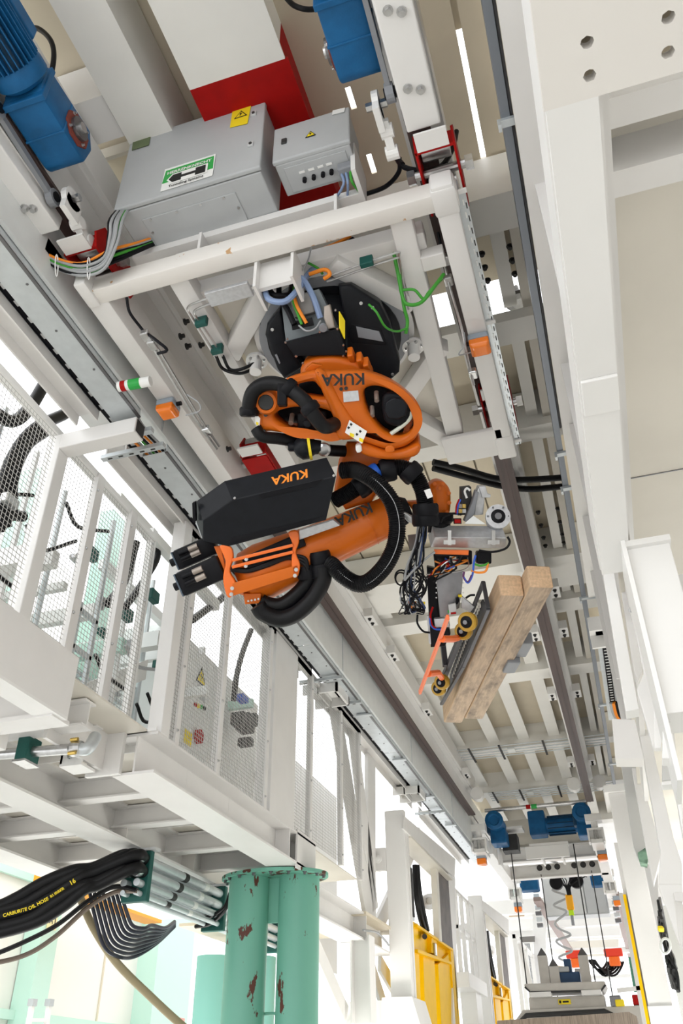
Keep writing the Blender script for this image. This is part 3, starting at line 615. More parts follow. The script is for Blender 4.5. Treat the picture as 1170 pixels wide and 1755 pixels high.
# bundles of cable by the left wheel box
bundle = thing('cable_bundle', 'bundle of orange, green and grey cables sweeping to the large cabinet', 'cable', D(140, 450, 5.6))
for i in range(14):
    m = ('orange_wire', 'black', 'grey_wire', 'grey_wire', 'black', 'black', 'green_wire', 'grey_wire', 'black', 'grey_wire', 'black', 'green_wire', 'black', 'grey_wire')[i]; o = (i - 6)*1.3; dd_ = .012*(i % 3)
    ob('cable', G().tube(bez([D(62+i*.7, 430+o*.8, 5.8+dd_), D(95, 450+o, 5.75+dd_), D(140, 461+o*1.25, 5.68+dd_), D(178, 447+o*1.5, 5.62+dd_), D(192+o*.9, 408+o, 5.56+dd_), D(198+o*1.4, 375, 5.6+dd_), D(222+o*.9, 345, 5.95)] if i % 2 else [D(62+i*.7, 430+o*.8, 5.8+dd_), D(95, 450+o, 5.75+dd_), D(140, 461+o*1.25, 5.7+dd_), D(190, 440+o*1.5, 5.66+dd_), D(235, 424+o, 5.8), D(285, 405+o*.6, 6.1)], 6), .0105, 8), m, bundle, smooth=True)
for px, py in ((97, 455), (152, 460), (185, 438), (190, 425)):
    c = D(px, py, 5.66); ob('cable_tie', G().tube([c + (R0*math.cos(a)*.01 + R1*math.sin(a)*.075) for a in [k*math.pi/6 for k in range(12)]], .004, 6), 'white_wire', bundle)
cu = thing('slotted_duct', 'white slotted cable duct at the left edge ending in the cable bundle', 'cable duct', (-3.2, 2.7, 6.4))
dd = ob('duct', G().box(-3.27, -3.1, .9, 2.85, 6.40, 6.42), 'sign_white', cu); ob('duct_end', G().box(-3.2, -3.02, 2.86, 3.06, 6.38, 6.4).box(-3.02, -3.0, 2.86, 3.06, 6.38, 6.5), 'sign_white', cu)
for i in range(9): ob('duct_slot', G().box(-3.25+.08*(i % 2), -3.2+.08*(i % 2), 2.0+i*.09, 2.05+i*.09, 6.396, 6.4), 'dark', dd)
# bundle over the right wheel box
for i, (m, r, pts) in enumerate((('black', .018, ((690, 282, 5.6), (677, 268, 5.7), (675, 262, 5.75), (690, 285, 5.6), (720, 292, 5.55), (755, 285, 5.6), (775, 255, 5.7), (782, 225, 5.8))), ('black', .016, ((684, 270, 5.7), (683, 295, 5.7), (660, 320, 5.8), (620, 335, 5.85)))), ):
    tag(ob('cable', G().tube(bez([D(*p) for p in pts], 6), r, 8), m, smooth=True), ('black cable hanging in a loop over the right wheel box', 'black cable running down to the small grey cabinet')[i], 'cable')

# ================================================================ robot
rb = thing('industrial_robot', 'orange and black robot arm hanging upside down from the crane frame', 'robot', tuple(RA))
def plate(name, loops, o, n, thick, bev, m, par, dome=0., smooth=True, back=0.):
    """outline loops (first outer, then holes) in picture points, laid on the plane o,n, real thickness behind it"""
    n = V(n).normalized(); u = (R0 - n*R0.dot(n)).normalized(); w = n.cross(u)
    cu = bpy.data.curves.new('c', 'CURVE'); cu.dimensions = '2D'; cu.fill_mode = 'BOTH'; cu.extrude = thick/2 - bev; cu.bevel_depth = bev; cu.bevel_resolution = 3; cu.offset = -bev
    for lp in loops:
        pts = [PL(x, y, o, n) - o for x, y in lp]; sp = cu.splines.new('POLY'); sp.points.add(len(pts)-1); sp.use_cyclic_u = True
        for q, p in zip(sp.points, pts): q.co = (p.dot(u), p.dot(w), 0, 1)
    t = bpy.data.objects.new('c', cu); COL.objects.link(t); dg = bpy.context.evaluated_depsgraph_get(); dg.update()
    me = bpy.data.meshes.new_from_object(t.evaluated_get(dg)); bpy.data.objects.remove(t); bpy.data.curves.remove(cu)
    bm = bmesh.new(); bm.from_mesh(me); bmesh.ops.remove_doubles(bm, verts=bm.verts, dist=1e-5)
    bmesh.ops.recalc_face_normals(bm, faces=bm.faces); bm.to_mesh(me); bm.free()
    for q in me.vertices:
        a, b, c = q.co; q.co = o + u*a + w*b + n*(c - thick/2 - back - dome*(a*a + b*b))
    me.name = name; me.materials.clear(); me.materials.append(M[m])
    if smooth:
        for p in me.polygons: p.use_smooth = True
        me.set_sharp_from_angle(angle=.9)
    ob_ = bpy.data.objects.new(name, me); COL.objects.link(ob_); ob_.parent = par; ob_.matrix_parent_inverse = Matrix.Translation(-V(par.get('_o', (0, 0, 0))))
    return ob_
def sm(pts, n=5):                           # closed smooth outline
    m = len(pts); out = []
    for i in range(m):
        a, b, c, d = [V((*pts[(i+k-1) % m], 0)) for k in range(4)]
        for k in range(n):
            t = k/n; q = .5*((2*b) + (c-a)*t + (2*a-5*b+4*c-d)*t*t + (-a+3*b-3*c+d)*t**3); out.append((q.x, q.y))
    return out
z1 = lambda k, x0, y0: (lambda *a: [(x/k + x0, y/k + y0) for x, y in a])
ZA = z1(3.545, 410, 590); ZB = z1(3.441, 280, 770); ZC = z1(4.5, 540, 760); ZD = z1(5.318, 670, 820); ZE = z1(5.318, 670, 980); ZF = z1(5.318, 740, 950); ZG = z1(4.034, 430, 480)
# base under the ring plate
bs = ob('base', G().lathe(RA, (0, 0, -1), [(0, .50), (.05, .50), (.06, .44), (.22, .42), (.26, .30)], 40), 'black_satin', rb, smooth=True)
ob('base_rim', G().lathe(RA, (0, 0, -1), [(0, .56), (.035, .56), (.04, .5)], 48), 'grey_plastic', rb, smooth=True)
Nd = V((.1, -.5, -.86)).normalized()
def PLq(z, pts): return [P(x, y, 'z', z) for x, y in pts]
# black cover wings left and right of the connector box
oW = D(640, 570, 5.85)
plate('cover', [ZG((600, 40), (690, 30), (890, 160), (960, 300), (1030, 570), (1025, 640), (960, 700), (830, 660), (800, 560), (660, 500), (640, 300))], oW, Nd, .2, .03, 'black_satin', rb)
plate('cover', [ZG((205, 180), (110, 300), (95, 380), (180, 620), (230, 690), (360, 600), (250, 420))], D(480, 570, 5.9), Nd, .2, .03, 'black_satin', rb)
plate('cover_window', [ZG((725, 318), (885, 352), (915, 425), (740, 395))], oW, Nd, .03, .006, 'grey_plastic', rb, back=-.012)
plate('cover_window', [ZG((690, 300), (900, 335), (940, 440), (930, 455), (700, 440), (670, 400))], oW, Nd, .03, .01, 'black', rb, back=-.006)
for x, y in ((147, 342), (760, 160), (840, 190), (978, 652), (312, 523), (360, 575)): c = PL(*ZG((x, y))[0], oW, Nd); ob('bolt', G().bolt(c, Nd, .008, .012), 'steel', rb)
plate('cover_slot', [ZG((165, 515), (180, 510), (205, 572), (195, 578))], D(480, 570, 5.9), Nd, .02, .002, 'grey_plastic', rb, back=-.01)
# connector box: top plate and dark front plate
oB = D(530, 590, 5.66); NB = V((.1, -.25, -.96)).normalized()
plate('connector_plate', [ZG((205, 130), (470, 60), (600, 335), (240, 425))], D(530, 545, 5.7), V((.1, -.75, -.65)), .14, .006, 'plate_grey', rb)
plate('connector_cover', [ZG((235, 430), (600, 335), (660, 520), (300, 525))], D(530, 600, 5.64), V((.1, -.62, -.78)), .16, .005, 'black', rb)
plate('connector_box', [ZG((260, 100), (410, 80), (440, 220), (300, 260))], D(515, 520, 5.62), V((.1, -.75, -.65)), .1, .012, 'grey_mid', rb)
plate('connector_plug', [ZG((500, 180), (545, 165), (580, 330), (530, 340), (500, 260))], D(563, 545, 5.60), V((.1, -.75, -.65)), .07, .012, 'tan_metal', rb)
plate('socket_plate', [ZG((275, 290), (420, 258), (435, 310), (285, 345))], D(515, 555, 5.62), V((.1, -.75, -.65)), .02, .004, 'black', rb)
plate('warning_strip', [ZG((612, 215), (650, 280), (650, 405), (615, 330))], D(587, 555, 5.62), V((.8, -.5, -.3)), .01, .001, 'sign_yellow', rb)
for x, y in ((252, 405), (238, 428), (312, 523), (475, 355), (597, 335), (583, 205), (638, 447), (657, 490), (637, 522), (360, 575)):
    c = D(*ZG((x, y))[0], 5.56); ob('screw', G().cyl(c, c + NB*.01, .007, 8), 'steel', rb)
c = D(*ZG((497, 322))[0], 5.57); ob('cap', G().cyl(c, c + NB*.03, .026, 16), 'grey_plastic', rb)
# neck ring and orange neck
plate('neck', [sm(ZA((365, 180), (385, 120), (440, 85), (520, 70), (600, 72), (680, 90), (740, 110), (800, 170), (780, 230), (560, 260), (400, 230)), 4)], D(575, 625, 5.66), V((.1, -.55, -.83)), .25, .05, 'orange', rb, dome=.2)
for x, y in ((680, 70), (735, 100), (775, 130)): c = D(*ZA((x, y))[0], 5.66); ob('lug', G().box(c.x-.02, c.x+.02, c.y-.04, c.y+.06, c.z-.04, c.z+.05), 'orange', rb, bevel=.01)
c = D(*ZA((443, 135))[0], 5.5); plate('neck_boss', [ZA((400, 155), (440, 118), (500, 130), (440, 165))], c, V((.1, -.5, -.85)), .05, .006, 'orange', rb)
# rotating column with its three openings
oC = D(575, 705, 5.42); NC = V((.12, -.66, -.74)).normalized()
outer = sm(ZA((98, 400), (110, 350), (150, 310), (215, 290), (255, 300), (250, 250), (275, 212), (350, 185), (450, 160), (560, 165), (700, 160), (800, 175), (930, 230), (1040, 320), (1090, 420), (1100, 500), (1070, 580), (1000, 630), (900, 645), (780, 610), (690, 580), (600, 580), (480, 570), (380, 552), (270, 545), (180, 535), (125, 540), (100, 500)), 4)
h1 = sm(ZA((340, 252), (440, 228), (480, 260), (530, 320), (430, 315), (360, 300)), 4)
h2 = sm(ZA((205, 440), (240, 405), (330, 385), (430, 385), (520, 400), (590, 440), (632, 520), (560, 550), (480, 535), (360, 530), (260, 490)), 4)
h3 = sm(ZA((752, 290), (790, 258), (860, 260), (950, 300), (1030, 375), (1070, 460), (1040, 530), (970, 560), (880, 530), (800, 440), (765, 370)), 4)
plate('column', [outer, h1, h2, h3], oC, NC, .24, .045, 'orange', rb, dome=.10)
plate('column_dark_fill', [sm(ZA((140, 380), (300, 240), (560, 200), (820, 230), (1040, 380), (1060, 540), (900, 600), (650, 560), (300, 520), (150, 500)), 4)], oC, NC, .22, .05, 'black', rb, back=.30)  # black body put behind the openings to make them read dark
plate('column_ridge', [sm(ZA((455, 165), (520, 165), (610, 330), (690, 450), (760, 540), (700, 575), (600, 575), (580, 470), (520, 330)), 3)], oC, NC, .10, .045, 'orange', rb, back=-.03, dome=.05)
# motors in the openings
plate('motor', [sm(ZA((865, 330), (900, 295), (990, 300), (1035, 350), (1035, 440), (980, 500), (900, 490), (870, 430)), 2)], oC, NC, .22, .03, 'black', rb, back=.02)
plate('motor_cap', [ZA((880, 400), (890, 350), (930, 325), (990, 330), (1020, 370), (1010, 430), (960, 455), (900, 445))], oC, NC, .05, .012, 'black_satin', rb, back=-.02)
plate('motor', [ZA((340, 430), (420, 400), (520, 410), (530, 520), (440, 535), (345, 515))], oC, NC, .2, .02, 'black', rb, back=.06)
plate('motor_cap', [sm(ZA((385, 470), (420, 465), (435, 500), (410, 515), (385, 500)), 2)], oC, NC, .04, .01, 'black_satin', rb, back=.03)
ob('cable', G().tube(bez([PL(x, y, oC - NC*.05, NC) for x, y in ZA((1045, 410), (1035, 450), (990, 495), (920, 545))], 5), .014, 8), 'hose_white', rb, smooth=True)
for x, y in ((832, 290), (805, 380)): c = PL(*ZA((x, y))[0], oC - NC*.1, NC); ob('connector', G().cyl(c, c + V((0, .0, -.08)), .016, 10), 'tan_metal', rb)
c = PL(*ZA((313, 480))[0], oC - NC*.06, NC); ob('connector', G().cyl(c, c + V((0, .02, .09)), .018, 10), 'tan_metal', rb)
for i in range(5): c = PL(*ZA((1035 - i*5, 455 + i*20))[0], oC - NC*.16, NC); ob('bolt', G().bolt(c, NC, .016, .02), 'orange', rb)
c = PL(*ZA((165, 352))[0], oC, NC); ob('lifting_eye', G().lathe(c - NC*.06, NC, [(0, .085), (.06, .085), (.085, .07), (.088, .052), (.02, .046)], 24), 'orange', rb, smooth=True); ob('eye_hole', G().cyl(c - NC*.01, c + NC*.022, .048, 20), 'dark', rb)
quadN = lambda name, pts, m, back=-.008, th=.006: plate(name, [pts], oC, NC, th, .0005, m, rb, back=back, smooth=False)
quadN('type_plate', ZA((630, 288), (722, 280), (728, 342), (634, 352)), 'alu')
quadN('info_sticker', ZA((672, 455), (778, 522), (748, 598), (645, 530)), 'sign_white', -.055)
quadN('info_sticker', ZA((95, 415), (128, 450), (122, 500), (98, 480)), 'sign_white')
for a in ((676, 545), (732, 575)): x, y = a; quadN('info_mark', ZA((x, y-15), (x+25, y-5), (x+22, y+15), (x-3, y+5)), 'sign_yellow', -.058)
for a in ((680, 480), (735, 522), (665, 500), (715, 540)): x, y = a; quadN('info_mark', ZA((x, y-9), (x+12, y), (x+2, y+10), (x-6, y+1)), 'ink', -.058, .006)
quadN('info_mark', ZA((104, 470), (118, 475), (116, 492), (104, 487)), 'sign_yellow', -.011)
kU = (PL(*ZA((540, 222))[0], oC, NC) - PL(*ZA((735, 215))[0], oC, NC)); kV = V(R1)
text('lettering', 'KUKA', 'ink', rb, PL(*ZA((636, 217))[0], oC, NC), kU, kV, .275, .045)
tb = [PL(*p, oC, NC) for p in ZA((185, 300))]
for x, y in ((160, 430), (148, 530), (618, 272), (648, 268)): c = PL(*ZA((x, y))[0], oC, NC); ob('screw', G().cyl(c - NC*.02, c + NC*.006, .012, 8), 'dark', rb)
# shoulder flange below the column and link arm
plate('shoulder_flange', [sm(ZA((715, 615), (760, 612), (900, 660), (1000, 650), (1090, 612), (1100, 650), (1060, 690), (930, 708), (800, 695), (720, 655)), 3)], D(665, 770, 5.45), V((.1, -.5, -.86)), .28, .03, 'orange', rb)
plate('flange_buffer', [sm(ZA((705, 625), (735, 612), (745, 650), (715, 662)), 2)], D(615, 768, 5.44), V((.1, -.5, -.86)), .06, .01, 'sign_white', rb)
plate('flange_boss', [sm(ZA((890, 622), (930, 615), (942, 650), (890, 658)), 2)], D(668, 768, 5.36), NC, .05, .008, 'orange', rb)
plate('link_arm', [ZA((650, 590), (600, 700), (570, 900), (640, 1010), (800, 960), (860, 860), (1000, 745), (1060, 660), (900, 600))], D(640, 820, 5.80), V((.1, -.75, -.65)), .28, .04, 'orange', rb)
# balancer ball and lower hose by the column
c = D(*ZA((405, 625))[0], 5.55); ob('reservoir', G().lathe(c - R0*.12, R0, [(0, .02), (.01, .03), (.04, .03), (.06, .06), (.10, .085), (.14, .08), (.18, .05), (.22, .045)], 20), 'black_satin', rb, smooth=True)
ob('reservoir_band', G().lathe(c + R0*.015, R0 - R1*.15, [(0, .088), (.018, .088)], 20), 'sign_yellow', rb)
c = D(*ZA((515, 635))[0], 5.55); ob('valve', G().lathe(c, V((.1, -.5, -.8)), [(0, .045), (.03, .045), (.04, .03)], 16), 'steel', rb)
ob('hose', G().tube(bez([D(x, y, d) for (x, y), d in zip(ZA((100, 510), (140, 560), (250, 575), (380, 600), (520, 640), (640, 650)), (5.5, 5.5, 5.55, 5.62, 5.65, 5.7))], 6), .04, 12), 'rubber', rb, smooth=True)
# top hose over the column
ob('hose', G().tube(bez([D(x, y, d) for (x, y), d in zip(ZA((60, 420), (62, 350), (90, 280), (160, 240), (250, 245), (330, 290), (400, 350), (460, 440), (520, 500), (590, 480)), (5.46, 5.42, 5.38, 5.35, 5.32, 5.28, 5.26, 5.27, 5.32, 5.45))], 8), .047, 16), 'rubber', rb, smooth=True)
for (x, y), d, ax in zip(ZA((60, 410), (300, 265), (430, 390)), (5.46, 5.29, 5.27), (V(R1), (R0*.8 + R1*.6), (R0*.6 + R1*.8))):
    c = D(x, y, d); ob('hose_clamp', G().lathe(c - ax*.03, ax, [(0, .056), (.012, .064), (.05, .064), (.06, .056)], 18), 'black', rb, smooth=True)
c = D(*ZA((262, 310))[0], 5.30); ob('clamp_foot', G().obox(c, R0, R1, R2, .03, .07, .05), 'black', rb, bevel=.01)
# forearm
fa, fb = D(425, 990, 5.86), D(676, 880, 5.86); fx = (fb - fa).normalized(); FL = (fb - fa).length
ob('forearm', G().lathe(fa, fx, [(-.06, .12), (0, .185), (.12, .20), (.3, .185), (.5, .165), (.9, .148), (FL-.02, .138), (FL, .125)], 40), 'orange', rb, smooth=True)
ob('wrist_joint', G().lathe(fb, fx, [(-.02, .105), (.03, .11), (.07, .10), (.11, .07)], 28), 'black', rb, smooth=True)
fn_ = (-R2 - fx*(-R2).dot(fx)).normalized(); fd = fx.cross(fn_)      # toward the viewer, and across
ft = lambda px, py, r: PL(px, py, fa + fn_*r, fn_)
kk = D(629, 880, 5.7)
text('lettering', 'KUKA', 'ink', rb, ft(606, 881, .166), -fx, V(R1), .262, .003)
ob('forearm_seam', G().lathe(fa + fx*(FL*.83), fx, [(0, .152), (.006, .152)], 40), 'orange', rb)
plate('wrist', [sm(ZD((335, 120), (370, 50), (440, 25), (510, 60), (548, 140), (545, 300), (520, 340), (470, 420), (340, 420), (345, 250)), 4)], D(752, 860, 5.8), V((.2, -.7, -.7)), .24, .06, 'orange', rb)
plate('wrist_web', [ZD((140, 215), (350, 205), (350, 290), (200, 300))], D(720, 870, 5.9), V((.2, -.7, -.7)), .1, .015, 'orange', rb)
for x, y in ((438, 92), (525, 135), (528, 222), (510, 310), (470, 50), (395, 48)): c = PL(*ZD((x, y))[0], D(752, 860, 5.79), V((.2, -.7, -.7)).normalized()); ob('bolt', G().bolt(c, -R2, .010, .012), 'orange', rb)
# rear motors, bracket
mu = fx
def motor(px, py, dep, L, w):
    c = D(px, py, dep); m = ob('motor', G().obox(c, mu, fd, fn_, L, w, w), 'black', rb, bevel=.02, smooth=True)
    ob('motor_face', G().obox(c - mu*(L+.004), mu, fd, fn_, .006, w*.96, w*.96), 'motor_grey', m, bevel=.01)
    ob('motor_knob', G().cyl(c - mu*(L+.005), c - mu*(L+.05), .028, 14), 'black', m)
    for k, dd_ in ((-.5, -.5), (-.1, .1)):
        p = c + fn_*(w+.012) + fd*(w*.5*dd_*2); ob('plug', G().cyl(p - mu*L*.7, p - mu*L*.2, .018, 12), 'black', m, smooth=True); ob('plug_sleeve', G().cyl(p - mu*L*.2, p + mu*L*.25, .021, 12), 'tan_metal', m, smooth=True)
motor(337, 946, 5.92, .15, .072); motor(346, 986, 5.72, .155, .085)
oF = D(430, 960, 5.62); NF = fn_
plate('bracket_end', [sm(ZB((330, 570), (395, 575), (410, 640), (390, 720), (425, 790), (400, 870), (370, 860), (350, 760), (365, 660)), 3)], oF, NF, .06, .01, 'orange_bright2', rb)
plate('bracket_end', [sm(ZB((735, 490), (790, 480), (798, 550), (780, 610), (805, 680), (790, 750), (760, 740), (755, 640), (760, 560)), 3)], oF, NF, .06, .01, 'orange_bright2', rb)
for a, b in (((405, 655), (765, 565)), ((405, 695), (765, 605))): p, q = [PL(*ZB(k)[0], oF, NF) for k in (a, b)]; ob('bracket_bar', G().bar(p, q, .022, .03, NF), 'orange_bright2', rb, bevel=.004)
plate('bracket_plate', [ZB((405, 790), (795, 680), (795, 745), (400, 868))], oF, NF, .03, .004, 'orange', rb)
plate('bracket_side', [ZB((290, 575), (330, 570), (395, 860), (345, 790), (350, 720))], oF, NF, .1, .006, 'orange', rb, back=.05)
plate('forearm_foot', [ZB((470, 850), (575, 850), (570, 910), (480, 915))], D(433, 1030, 5.7), NF, .12, .008, 'orange', rb)
plate('forearm_belly', [sm(ZB((420, 790), (700, 720), (690, 790), (610, 880), (520, 880), (430, 850)), 3)], D(440, 1005, 5.75), NF, .2, .05, 'orange', rb)
for x, y in ((405, 820), (400, 855), (782, 710), (775, 745), (488, 648), (485, 688)): c = PL(*ZB((x, y))[0], oF, NF); ob('bolt', G().bolt(c, NF, .009, .012), 'steel', rb)
for k in range(4): c = D(*ZB((500 + k*20, 895 - k*4))[0], 5.69); ob('bolt', G().bolt(c, NF, .005, .008), 'steel', rb)
for i in range(3): ob('cable', G().tube(bez([PL(x, y, oF - NF*.04, NF) for x, y in ZB((400, 700+i*6), (500, 712+i*4), (620, 670+i*7), (740, 630+i*6), (830, 640+i*20), (850, 690+i*12))], 5), .013, 8), 'rubber', rb, smooth=True)
# black drive box on the forearm
oK = D(450, 880, 5.50); NK = V((.05, -.55, -.83)).normalized()
fp = [PL(x, y, oK, NK) for x, y in ((397.7, 857), (576.5, 816.5), (559, 892), (392, 937), (348, 928), (348, 892))]
dep0 = (fp[0] - CAM).dot(R2); kv = D(384.6, 823.8, dep0 + .10) - fp[0]
bx = ob('drive_box', G().prism(fp, kv), 'black_satin', rb, bevel=.006)
ft_ = lambda a, b: fp[0] + (fp[1] - fp[0])*a + kv*b
kn = (fp[1]-fp[0]).cross(kv).normalized(); kn = kn if kn.dot(-R2) > 0 else -kn
text('box_lettering', 'KUKA', 'orange_wire', bx, ft_(.60, .47) + kn*.001, fp[0] - fp[1], -kv, .25, .0)
for a, b in ((.03, .05), (.98, .05)): ob('screw', G().cyl(ft_(a, b), ft_(a, b) + kn*.006, .009, 8), 'steel', bx)
nf2 = NK
plate('box_panel', [ZB((405, 520), (940, 395), (880, 420), (870, 440), (400, 560), (390, 545))], oK, NK, .006, .001, 'black', bx, back=-.003)
plate('box_panel', [ZB((560, 265), (940, 175), (900, 215), (580, 292))], oK, NK, .006, .001, 'black', bx, back=-.003)
plate('vent_slot', [ZB((168, 320), (188, 310), (192, 425), (172, 435))], oK + kv*.5, NK, .03, .004, 'black', bx)
plate('side_strip', [ZB((190, 320), (235, 420), (232, 540), (190, 440))], oK + kv*.2, V((-.6, -.6, -.5)), .01, .001, 'alu', bx)
plate('support_plate', [ZB((800, 480), (1000, 418), (1040, 450), (800, 535))], D(545, 905, 5.60), NK, .03, .003, 'alu', rb)
ob('drive_unit', G().obox(D(470, 945, 5.72), fx, fd, fn_, .22, .05, .06), 'black', rb, bevel=.01)
# corrugated hose loop and dress pack
def ribbed(pts, r, step=.014):
    pts = [V(p) for p in pts]; out = []; rr = []
    L = [0]
    for a, b in zip(pts[:-1], pts[1:]): L.append(L[-1] + (b - a).length)
    k = 0; n = int(L[-1]/step)
    for i in range(n*2 + 1):
        s = L[-1]*i/(2*n)
        while k < len(L) - 2 and L[k+1] < s: k += 1
        out.append(pts[k].lerp(pts[k+1], (s - L[k])/max(1e-6, L[k+1] - L[k]))); rr.append(r if i % 2 else r*.86)
    return out, rr
loop = bez([D(x, y, d) for (x, y), d in zip(ZC((200, 210), (300, 205), (400, 250), (500, 330), (590, 450), (630, 600), (620, 760), (560, 910), (470, 1020), (380, 1080), (300, 1075), (200, 1010), (120, 930), (50, 935)), (5.62, 5.58, 5.5, 5.45, 5.42, 5.4, 5.42, 5.45, 5.5, 5.54, 5.58, 5.62, 5.68, 5.75))], 8)
p_, r_ = ribbed(loop, .058); hs = ob('hose', G().tube(p_, r_, 14), 'rubber', rb, smooth=True)
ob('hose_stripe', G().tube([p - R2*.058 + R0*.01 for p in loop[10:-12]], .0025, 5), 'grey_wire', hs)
dress = bez([D(x, y, d) for (x, y), d in zip(ZC((150, 440), (260, 380), (360, 310), (460, 240), (560, 195), (680, 190), (770, 250), (830, 370), (850, 480), (860, 560)), (5.75, 5.7, 5.66, 5.62, 5.58, 5.56, 5.56, 5.56, 5.58, 5.6))], 8)
p_, r_ = ribbed(dress, .058, .012); ob('hose', G().tube(p_, r_, 14), 'rubber', rb, smooth=True)
def clampring(px, py, d, ax, r, L, m='black', nm='hose_clamp'):
    c = D(px, py, d); ax = V(ax).normalized(); ob(nm, G().lathe(c - ax*L/2, ax, [(0, r*.9), (L*.2, r), (L*.8, r), (L, r*.9)], 22), m, rb, smooth=True)
for (x, y), d, ax, m, L, r in zip(ZC((360, 330), (460, 240), (560, 205), (740, 225), (850, 510), (850, 580)), (5.68, 5.6, 5.57, 5.55, 5.56, 5.58), (R0 - R1*.7, R0 - R1*.62, R0 - R1*.2, R0*.8 + R1*.8, R1 + R0*.05, R1 + R0*.05), ('black', 'blue_ring', 'black', 'black', 'black', 'black'), (.09, .08, .1, .09, .08, .1), (.078, .074, .08, .08, .088, .092)):
    clampring(x, y, d, ax, r, L, m, 'hose_sleeve')
quadT = plate('hose_tag', [ZC((838, 362), (885, 348), (908, 410), (866, 428))], D(733, 847, 5.48), V((.1, -.7, -.7)), .004, .0005, 'sign_white', rb)
plate('clamp_arm', [ZC((655, 540), (690, 535), (790, 590), (780, 625), (720, 610))], D(705, 888, 5.62), V((.1, -.7, -.7)), .05, .004, 'steel', rb)
# lower loops
for i, (pts, r) in enumerate(((((860, 680), (880, 720), (850, 780), (780, 860), (690, 920), (600, 910), (570, 890)), .052), (((940, 690), (940, 770), (880, 880), (780, 970), (680, 1000), (590, 965), (555, 920)), .058))):
    ob('hose', G().tube(bez([D(x, y, 5.7 + .05*(1-i) - .004*abs(k-3)) for k, (x, y) in enumerate(ZB(*pts))], 8), r, 16), 'rubber', rb, smooth=True)
for (x, y), r in zip(ZB((925, 640), (935, 715), (840, 725)), (.075, .08, .065)): clampring(x, y, 5.72, R1 + R0*.2, r, .09)

# ================================================================ timbers and gripper
S0 = P(857, 1020, 'z', 4.4); S1 = P(760, 1239, 'z', 4.4); ta = (S1 - S0); ta.z = 0; TL = ta.length; ta.normalize(); tl = V((ta.y, -ta.x, 0))
def wood(name, base, dark, ends=False):
    m = mat(name, base, .75); nt = m.node_tree; b = nt.nodes['Principled BSDF']; tc = nt.nodes.new('ShaderNodeTexCoord')
    mp = nt.nodes.new('ShaderNodeMapping'); mp.inputs['Scale'].default_value = (9, .7, 9) if not ends else (9, 9, 9)
    n = nt.nodes.new('ShaderNodeTexNoise'); n.inputs['Scale'].default_value = 6; n.inputs['Detail'].default_value = 8
    r = nt.nodes.new('ShaderNodeValToRGB'); r.color_ramp.elements[0].position = .3; r.color_ramp.elements[1].position = .7
    r.color_ramp.elements[0].color = (*[c*.68 for c in base], 1); r.color_ramp.elements[1].color = (*base, 1)
    mp2 = nt.nodes.new('ShaderNodeMapping'); mp2.inputs['Scale'].default_value = (4, 1.6, 4)
    n2 = nt.nodes.new('ShaderNodeTexNoise'); n2.inputs['Scale'].default_value = 2.2; n2.inputs['Detail'].default_value = 6; n2.inputs['Roughness'].default_value = .65
    r2 = nt.nodes.new('ShaderNodeValToRGB'); r2.color_ramp.elements[0].position = .46; r2.color_ramp.elements[1].position = .72
    mx = nt.nodes.new('ShaderNodeMix'); mx.data_type = 'RGBA'; mx.inputs[7].default_value = (*dark, 1)
    L = nt.links.new
    L(tc.outputs['Object'], mp.inputs[0]); L(mp.outputs[0], n.inputs['Vector']); L(n.outputs['Fac'], r.inputs[0])
    L(tc.outputs['Object'], mp2.inputs[0]); L(mp2.outputs[0], n2.inputs['Vector']); L(n2.outputs['Fac'], r2.inputs[0])
    L(r.outputs[0], mx.inputs[6]); L(r2.outputs[0], mx.inputs[0]); L(mx.outputs[2], b.inputs['Base Color'])
    bp = nt.nodes.new('ShaderNodeBump'); bp.inputs['Strength'].default_value = .25; bp.inputs['Distance'].default_value = .01; L(n.outputs['Fac'], bp.inputs['Height']); L(bp.outputs[0], b.inputs['Normal'])

wood('wood', (.62, .46, .33), (.22, .17, .13)); wood('wood_clean', (.66, .46, .29), (.6, .42, .26)); wood('wood_end', (.78, .53, .33), (.62, .42, .25), True)
wood('wood_worn', (.58, .44, .32), (.15, .125, .105))
def timber(off, start, w, h, L, z, label, m):
    g = G().box(0, w, 0, L, 0, h); me = bpy.data.meshes.new('timber'); me.from_pydata(g.v, [], g.f); me.update()
    bm = bmesh.new(); bm.from_mesh(me); bmesh.ops.recalc_face_normals(bm, faces=bm.faces)
    bmesh.ops.bevel(bm, geom=[e for e in bm.edges], offset=.014, segments=3, affect='EDGES', profile=.5)
    bm.to_mesh(me); bm.free(); me.materials.append(M[m]); me.materials.append(M['wood_end']); me.materials.append(M['wood_clean'])
    for p in me.polygons:
        p.use_smooth = True
        if p.normal.y < -.5: p.material_index = 1
        if p.normal.x < -.5: p.material_index = 2
    me.set_sharp_from_angle(angle=.6)
    o = bpy.data.objects.new('timber', me); COL.objects.link(o); q = S0 + tl*off + ta*start
    o.matrix_world = Matrix(((tl.x, ta.x, 0, q.x), (tl.y, ta.y, 0, q.y), (0, 0, 1, z), (0, 0, 0, 1)))
    return tag(o, label, 'timber', 'squared timbers in the gripper')
w1 = (P(900, 1018, 'z', 4.4) - S0).dot(tl); w2 = (P(945, 1006, 'z', 4.4) - P(910, 1006, 'z', 4.4)).dot(tl) + .02
timber(0, 0, w1, .165, TL, 4.4, 'squared timber clamped next to the gripper rollers', 'wood')
timber(w1 + .004, (P(912, 1006, 'z', 4.4) - S0).dot(ta), w2 + .01, .17, TL + .02, 4.4, 'stained squared timber on the outer side, its near end sticking out', 'wood_worn')
gr = thing('gripper', 'steel gripper tool with amber rollers and tangled wires holding the timbers', 'gripper', D(760, 900, 5.9))
gpn = tl; gpo = S0 - tl*.10
